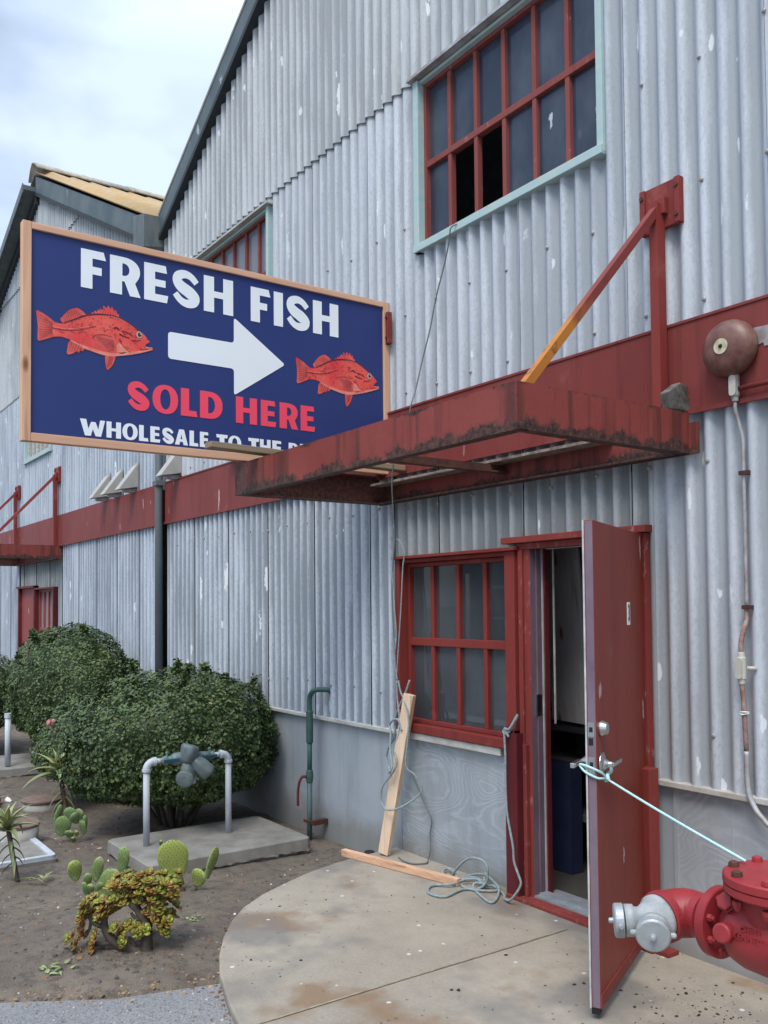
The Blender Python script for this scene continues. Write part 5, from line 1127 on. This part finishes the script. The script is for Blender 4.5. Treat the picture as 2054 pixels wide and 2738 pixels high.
def aloe(x, y, z, h, L_, n, label, seed, leanx=0, leany=0, stemr=.016):
    random.seed(seed); t = thing('aloe', (x, y, z), label, 'aloe', 'aloes among the collars'); top = Vector((x+leanx, y+leany, z+h)); p0 = Vector((x, y, z-.04))
    b = MB(); b.tube(smooth_path([p0, p0.lerp(top, .5)+Vector((leanx*.2, 0, 0)), top], 4), stemr, 8); b.build('stem', M_bark, t)
    b = MB()
    for k in range(n):
        a = k*2.39996+seed; f = k/n; elev = .15+1.15*f; d = Vector((math.cos(a)*math.cos(elev), math.sin(a)*math.cos(elev), math.sin(elev))); ll = L_*(1-.45*f)*random.uniform(.85, 1.12)
        blade(b, top-UZ*.06*(1-f)+d*.012, d, UZ+Vector((1e-3, 0, 0)), ll, .056*ll/.24, random.uniform(.8, 1.5)*(1.2-.7*f), .012, min(1, .2+.75*f+random.uniform(-.15, .15)))
    b.build('rosette', M_aloe, t); b = MB()
    for k in range(10):
        a = k*2.1+seed; d = Vector((math.cos(a), math.sin(a), -.5)); q = p0.lerp(top, .35+.05*k); blade(b, q, d, UZ, L_*.62*random.uniform(.7, 1.1), .026, 1.0, .006, random.uniform(0, .5), True, 6)
    b.build('drooping_leaves', M_aloe, t, label='dull drooping lower leaves'); return t
aloe(-6.165, -2.165, -.09, .36, .27, 17, 'nearer green aloe on a bent stem at the left edge', 4, -.035, -.06)
aloe(-7.90, -1.36, -.12, .40, .36, 18, 'farther aloe with long arching leaves against the nearer shrub', 9, -.05, -.06, .02)
t = thing('aloe_offset', (-6.05, -2.08, -.09), 'small yellowing aloe pups on the soil at the nearer aloe stem', 'aloe'); b = MB(); random.seed(6)
for k in range(16): a = k*2.4; blade(b, (-6.05+.03*math.cos(k*1.7), -2.06+.05*math.sin(k*2.3), -.085), (math.cos(a), math.sin(a), random.uniform(.1, .7)), UZ, random.uniform(.05, .10), .012, .6, .003, random.uniform(.5, 1), True, 5)
b.build('leaves', M_aloe, t)
t = thing('withered_agave', (-7.62, -2.12, -.12), 'withered red brown leaves sprawling at the left edge', 'plant'); b = MB(); random.seed(8)
for d, l in (((.55, .62, .18), .30), ((.5, .3, .55), .30), ((-.5, .2, .9), .34), ((.2, .8, .35), .25), ((.7, -.1, .2), .25), ((-.3, .5, .5), .3)): blade(b, (-8.05, -2.02, .02), d, UZ, l, .055, .25, .01, random.uniform(.0, .9), False, 7)
b.build('leaves', M_dead, t)

def pad(t, c, L_, w, ang, yaw, tone, name='pad', thick=.022):
    """one prickly pear pad; ang leans it sideways in the view, yaw turns its face"""
    c = Vector(c); nrm = (Matrix.Rotation(yaw, 3, 'Z') @ Vector((.817, -.575, 0))).normalized(); sd_ = UZ.cross(nrm).normalized()
    a = math.radians(ang); up = (UZ*math.cos(a)+sd_*math.sin(a)).normalized(); s_ = up.cross(nrm).normalized(); b = MB(); vs = []; fs = []; tn = []; m, k_ = 14, 22
    for i in range(m+1):
        v = -1+2*i/m; r = math.sqrt(max(0, 1-v*v))
        wr = r*(w/2)*(1+.22*v)
        th = thick*(r**.8)*.5
        for k in range(k_):
            q = 2*PI*k/k_; vs.append(c+up*v*L_/2+s_*math.cos(q)*wr+nrm*math.sin(q)*th+nrm*.012*math.sin(v*2)); tn.append(tone+.15*v)
    for i in range(m):
        for k in range(k_): fs.append((i*k_+k, i*k_+(k+1) % k_, (i+1)*k_+(k+1) % k_, (i+1)*k_+k))
    b.add(vs, fs, True, tone=tn); o = b.build(name, M_cactus, t)
    b = MB(); random.seed(int(L_*1e4)); st = .022
    for i in range(-8, 9):
        for j in range(-6, 7):
            u_ = (j+(i % 2)*.5)*st+random.uniform(-.003, .003); v_ = i*st*.8+random.uniform(-.003, .003)
            vv = v_/(L_/2); rr = math.sqrt(max(0, 1-vv*vv))*(w/2)*(1+.22*vv)
            if abs(vv) > .94 or abs(u_) > rr*.9: continue
            th = thick*(math.sqrt(max(0, 1-vv*vv))**.8)*.5*math.sqrt(max(0, 1-(u_/rr)**2))
            for sgn in (1, -1): b.lathe(c+up*v_+s_*u_+nrm*(sgn*th+.012*math.sin(vv*2)), nrm*sgn, [(-.001, .0034), (.0015, .0024), (.006, .0004)], 4)
    if b.v: b.build('spines', M_bark, o)
    return o
def pear(x, y, z, pads, label, trunk):
    t = thing('prickly_pear', (x, y, z), label, 'cactus', 'prickly pear cacti')
    for cx, cy, cz, L_, w, ang, yaw, tone in pads: pad(t, (cx, cy, cz), L_, w, ang, yaw, tone)
    b = MB()
    for p in trunk: b.tube(smooth_path(p, 3), .018, 8)
    if trunk: b.build('woody_base', M_bark, t)
    return t
pear(-5.24, -1.42, -.1, [(-5.258, -1.476, .107, .263, .181, -8, .25, .95), (-5.174, -1.351, 0, .125, .099, 22, -.3, .8), (-5.124, -1.285, .091, .197, .085, 18, 1.1, .55), (-5.30, -1.54, .215, .046, .024, 20, 0, .5)],
     'prickly pear with one large round pad in front of the slab corner', [[(-5.235, -1.42, -.13), (-5.235, -1.43, -.06), (-5.24, -1.44, 0)], [(-5.20, -1.39, -.13), (-5.185, -1.37, -.05)], [(-5.24, -1.45, -.10), (-5.29, -1.50, -.04)]])
pear(-5.42, -1.93, -.08, [(-5.464, -2.006, .09, .138, .083, -10, .5, .8), (-5.386, -1.896, .098, .16, .064, 12, .2, .35), (-5.297, -1.773, .154, .167, .074, 12, -.1, .35), (-5.352, -1.842, .008, .212, .128, 30, 0, .45), (-5.423, -1.945, .034, .096, .051, 5, .3, .3), (-5.414, -1.929, -.017, .071, .045, 10, 0, .5), (-5.386, -1.889, -.005, .071, .038, 40, .2, .4), (-5.431, -1.952, -.023, .109, .038, -8, 0, .2)],
     'prickly pear with many thin upright pads behind the jade plant', [[(-5.42, -1.93, -.12), (-5.42, -1.935, -.05)]])
pear(-6.99, -1.59, -.12, [(-7.021, -1.647, -.005, .167, .12, 10, .3, .3), (-7.039, -1.677, .079, .173, .054, 12, .9, .2), (-6.986, -1.601, .078, .131, .096, 0, 0, .1), (-6.934, -1.522, -.012, .12, .072, 8, -.4, .25), (-6.994, -1.604, -.065, .072, .066, 0, 0, .2), (-6.963, -1.561, -.059, .054, .039, 10, 0, .75), (-6.944, -1.543, .084, .096, .078, 10, -.3, .15), (-6.95, -1.57, .06, .10, .08, -20, .6, .15), (-6.978, -1.579, -.105, .05, .04, 0, 0, .4), (-6.922, -1.508, .024, .12, .036, -5, .5, .2)],
     'low clustered prickly pear between the aloes and the slab', [])

# jade plant
JR = [(-4.339,-2.019,.327),(-4.312,-1.979,.305),(-4.291,-1.949,.3),(-4.266,-1.914,.302),(-4.25,-1.89,.283),(-4.277,-1.927,.257),(-4.25,-1.887,.24),(-4.383,-2.079,.29),(-4.365,-2.053,.285),(-4.42,-2.131,.27),(-4.403,-2.105,.248),(-4.435,-2.147,.212),(-4.388,-2.083,.232),(-4.361,-2.043,.226),(-4.338,-2.013,.252),(-4.323,-1.992,.247),(-4.347,-2.021,.194),(-4.325,-1.991,.199),(-4.3,-1.957,.22),(-4.286,-1.934,.188),(-4.295,-1.947,.172),(-4.445,-2.16,.175),(-4.427,-2.134,.153),(-4.444,-2.155,.127),(-4.488,-2.221,.181),(-4.479,-2.208,.159),(-4.501,-2.238,.133),(-4.461,-2.181,.143),(-4.405,-2.104,.185),(-4.383,-2.074,.2),(-4.272,-1.912,.14),(-4.297,-1.947,.119),(-4.282,-1.925,.108),(-4.5,-2.233,.09),(-4.374,-2.055,.094),(-4.347,-2.016,.083),(-4.363,-2.037,.062),(-4.4,-2.089,.057),(-4.385,-2.067,.041),(-4.329,-1.99,.082),(-4.529,-2.271,.048),(-4.508,-2.241,.043),(-4.465,-2.18,.037),(-4.521,-2.258,.011),(-4.476,-2.192,-.016),(-4.51,-2.24,-.037),(-4.414,-2.111,.084),(-4.275,-1.911,.06),(-4.311,-1.969,.162),(-4.352,-2.036,.295),(-4.304,-1.966,.263),(-4.282,-1.936,.294),(-4.493,-2.23,.202),(-4.41,-2.113,.222)]
JT = [[(-4.334,-1.988,-.1),(-4.33,-1.986,.008),(-4.327,-1.985,.061),(-4.331,-1.994,.114),(-4.348,-2.021,.157),(-4.356,-2.034,.2)],[(-4.34,-1.996,-.055),(-4.381,-2.058,-.023),(-4.423,-2.119,.015),(-4.443,-2.15,.063),(-4.447,-2.159,.116),(-4.436,-2.147,.169)],[(-4.445,-2.155,.084),(-4.469,-2.189,.095),(-4.484,-2.211,.117),(-4.489,-2.22,.149)],[(-4.429,-2.128,.01),(-4.454,-2.162,0),(-4.475,-2.193,.005)],[(-4.331,-1.994,.114),(-4.358,-2.033,.125),(-4.369,-2.051,.152)],[(-4.328,-1.985,.035),(-4.305,-1.954,.056),(-4.289,-1.933,.087)],[(-4.484,-2.211,.117),(-4.492,-2.219,.064),(-4.505,-2.236,.032)],[(-4.348,-2.021,.157),(-4.374,-2.061,.2),(-4.384,-2.079,.253)],[(-4.339,-2.008,.152),(-4.31,-1.969,.199),(-4.292,-1.948,.262)],[(-4.363,-2.032,-.013),(-4.38,-2.058,.03)],[(-4.405,-2.093,-.001),(-4.403,-2.093,.052)]]
jt = thing('jade_plant', (-4.335, -1.99, -.06), 'jade plant with thick brown branches and red edged yellow green leaves', 'succulent')
b = MB()
for i, p in enumerate(JT):
    P_ = smooth_path(p, 4); r0 = [.030, .027, .015, .014, .012, .011, .009, .014, .014, .010, .009][i]; b.tube(P_, r0, 10, rs=[r0*(1-.45*k/(len(P_)-1))*(1+.08*noise.noise(q*40)) for k, q in enumerate(P_)])
b.build('branches', M_bark, jt)
random.seed(21); b = MB()
vw = Vector((.817, -.575, 0))
allr = [(Vector(p)+vw*random.uniform(-.01, .045), 1) for p in JR]
for p in JR:
    allr.append((Vector(p)+Vector((.575, .818, 0))*random.uniform(-.03, .03)+UZ*random.uniform(-.025, .02)+vw*random.uniform(-.03, .05), 1))
    if p[2] > .1:
        for _ in range(2): allr.append((Vector(p)-vw*random.uniform(.03, .14)+Vector((random.uniform(-.03, .03), random.uniform(-.03, .03), random.uniform(-.03, .02))), 1))
for p, s_ in allr:
    out = (p-Vector((-4.36, -2.05, .08))).normalized()*.7+UZ*.6+vw*.35; out.normalize(); u = out.orthogonal().normalized(); w_ = out.cross(u); tb = random.uniform(.1, .9); rd = random.random()
    for k in range(8):
        a = k*PI/2*1.03+(k//2)*.6+random.uniform(-.15, .15); f = k/8; op = 1.25-1.0*f; d = (u*math.cos(a)+w_*math.sin(a))*math.sin(op)+out*math.cos(op); L_ = (.037-.016*f)*random.uniform(.85, 1.2)
        nn = (out*math.sin(op)-(u*math.cos(a)+w_*math.sin(a))*math.cos(op)); sd_ = d.cross(nn).normalized(); c = p+d*(L_*.62); vs = []; rm = []; m = 10; W_ = L_*.86
        ring = [(c+d*math.cos(2*PI*q/m)*L_*.5+sd_*math.sin(2*PI*q/m)*W_*.5*(1+.15*math.cos(2*PI*q/m))) for q in range(m)]
        vs = ring+[c+(r_2-c)*.84+nn*.0035 for r_2 in ring]+[c+nn*.004]+[c+(r_2-c)*.8-nn*.003 for r_2 in ring]; rm = [.8]*m+[.05*rd]*m+[0]+[.5]*m
        fs = [(q, (q+1) % m, m+(q+1) % m, m+q) for q in range(m)]+[(m+q, m+(q+1) % m, 2*m) for q in range(m)]+[(2*m+1+q, 2*m+1+(q+1) % m, (q+1) % m, q) for q in range(m)]+[tuple(2*m+1+q for q in range(m))[::-1]]
        b.add(vs, fs, True, tone=min(1, max(0, tb+.35*f)), rim=[min(1, v+(.38*rd if rd > .66 else .05)) for v in rm])
b.build('leaves', M_jade, jt)

# ------------------------------------------------------------------ litter, pebbles, weeds (nobody could count them)
def scatter(name, n, region, zf, size, mats, seed, label, cat, flatz=.35, jag=6):
    g = np.random.default_rng(seed); b = MB(); k = 0; tries = 0
    while k < n and tries < n*20:
        tries += 1; x, y = region(g)
        if x is None: continue
        s_ = size*(.35+g.random()**2.5*1.6); a0 = g.random()*6.28; el = .5+g.random()*.6; z = zf(x, y); pts = []
        for q in range(jag):
            a = a0+2*PI*q/jag; r = s_*(.7+.5*g.random()); px_ = math.cos(a)*r; py_ = math.sin(a)*r*el; pts.append((x+px_*math.cos(a0)-py_*math.sin(a0), y+px_*math.sin(a0)+py_*math.cos(a0)))
        h = s_*flatz*(.5+g.random()); vs = [(px_, py_, z-.002) for px_, py_ in pts]+[(x+(px_-x)*.7, y+(py_-y)*.7, z+h*(.7+.5*g.random())) for px_, py_ in pts]
        b.add(vs, [tuple(range(jag, 2*jag))]+[(q, (q+1) % jag, jag+(q+1) % jag, jag+q) for q in range(jag)], False, tone=float(g.random())); k += 1
    o = b.build(name, mats); return tag(o, label, cat, kind='stuff')
def in_apr(x, y):
    if x > 9 or y > -.02: return False
    c = False; n = len(APR)
    for i in range(n):
        (x1, y1), (x2, y2) = APR[i], APR[(i+1) % n]
        if (y1 > y) != (y2 > y) and x < (x2-x1)*(y-y1)/(y2-y1)+x1: c = not c
    return c
def r_bed(g):
    x = g.uniform(-9.2, -3.7); y = g.uniform(-3.0, -.05)
    if in_apr(x, y) or x > edge_x(y)-.02 or (-6.55 < x < -5.6 and -1.52 < y < -.2): return None, None
    return x, y
M_peb = mat_leaf('pebble', (.12, .105, .088), (.36, .34, .31), (.62, .60, .56), .85); M_lit = mat_leaf('leaf litter', (.045, .032, .024), (.22, .13, .075), (.45, .40, .33), .85)
scatter('pebbles', 800, r_bed, dirt_z, .0055, M_peb, 1, 'small pale pebbles strewn over the brown soil', 'pebbles', .5)
def r_jade(g):
    if g.random() < .45: x, y = g.normal(-4.35, .22), g.normal(-2.15, .22)
    else: x, y = r_bed(g)
    return (x, y) if x is not None and x < edge_x(y)-.02 and not in_apr(x, y) else (None, None)
M_clod = mat_leaf('soil clod', (.070, .058, .046), (.17, .14, .108), None, .95)
scatter('soil_clods', 1100, r_jade, lambda x, y: dirt_z(x, y)-.001, .008, M_clod, 12, 'crumbly brown clods and twigs on the garden soil', 'clods', .55, 6)
scatter('leaf_litter', 700, r_bed, lambda x, y: dirt_z(x, y)+.002, .012, M_lit, 2, 'dry brown leaf litter strewn over the soil', 'leaf litter', .18, 5)
def r_seam(g):
    i = g.integers(0, 14); (x1, y1), (x2, y2) = APR[i], APR[i+1]; t_ = g.random(); x = x1+(x2-x1)*t_+g.normal()*.03; y = y1+(y2-y1)*t_+g.normal()*.03
    if in_apr(x, y): return None, None
    return x, y
def r_edge(g):
    i = g.integers(1, 5); (x1, y1), (x2, y2) = EDGE[i], EDGE[i+1]; t_ = g.random(); return x1+(x2-x1)*t_+g.normal()*.05-.03, y1+(y2-y1)*t_+g.normal()*.05
zr2 = lambda x, y: max(dirt_z(x, y), -.034 if x > edge_x(y) else -9)
M_chaff = mat_leaf('straw chaff', (.14, .085, .045), (.40, .27, .15), None, .9)
scatter('chaff', 420, r_edge, zr2, .007, M_chaff, 5, 'tan chaff gathered along the asphalt edge', 'chaff', .3, 5)
scatter('seam_grit', 350, r_seam, zr2, .007, M_lit, 6, 'dark grit gathered along the curved apron edge', 'grit', .4, 5)
def r_dark(g):
    if g.random() < .62: x = g.normal(-2.30, .16); y = g.normal(-.42, .16)
    else: x = g.uniform(-4.6, -1.9); y = g.uniform(-1.9, -.08)
    return (x, y) if in_apr(x, y) else (None, None)
M_chip = mat_leaf('dark paint chips', (.018, .015, .013), (.05, .035, .028), None, .9)
scatter('rust_flakes', 210, r_dark, lambda x, y: .001, .0058, M_chip, 7, 'dark rust flakes and bark chips scattered on the concrete', 'debris', .3, 6)
def r_asph(g): x = g.uniform(-4.3, -3.2); y = g.uniform(-3.1, -1.9); return (x, y) if (not in_apr(x, y) and x > edge_x(y)+.03) else (None, None)
scatter('asphalt_grit', 900, r_asph, lambda x, y: -.034, .005, M_peb, 9, 'pale stone grit on the worn asphalt', 'grit', .5, 5)
for x, y, s_, lab in ((-4.35, -2.42, 1.2, 'green weed leaves lying on the soil just in front of the jade plant'), (-4.62, -1.62, .7, 'tiny green weed on the soil near the curved apron edge'), (-4.02, -2.62, .9, 'yellow green weed at the asphalt edge at lower left')):
    t = thing('weed', (x, y, dirt_z(x, y)), lab, 'weed', 'small weeds on the soil'); b = MB(); random.seed(int(x*100))
    for k in range(11): a = k*2.4; blade(b, (x+.05*s_*math.cos(k*2.), y+.05*s_*math.sin(k*1.3), dirt_z(x, y)+.004), (math.cos(a), math.sin(a), .35), UZ, .045*s_, .018*s_, .8, .001, random.uniform(.2, .9), False, 5)
    b.build('leaves', M_aloe, t)

# ------------------------------------------------------------------ house across the road (mirrored in the window panes)
hs = thing('house', (-24, -24, 0), 'pale house across the road, mirrored in the lower window panes', 'house')
b = MB(); b.prism([(-30, -22, -.1), (-18, -22, -.1), (-18, -22, 3.2), (-24, -22, 5.6), (-30, -22, 3.2)], (0, -8, 0)); b.build('wall', M_inwall, hs)
b = MB(); b.prism([(-30.5, -21.6, 3.0), (-24, -21.6, 5.65), (-17.5, -21.6, 3.0), (-17.5, -21.6, 3.2), (-24, -21.6, 5.85), (-30.5, -21.6, 3.2)], (0, -8.8, 0)); b.build('roof', M_roof, hs)
for x in (-28, -24.5, -21): b = MB(); b.box(x-.6, x+.6, -21.99, -21.93, 1, 2.4); w_ = b.build('window', M_strip, hs); b = MB(); b.box(x-.5, x+.5, -21.925, -21.91, 1.1, 2.3); b.build('pane', M_black, w_)
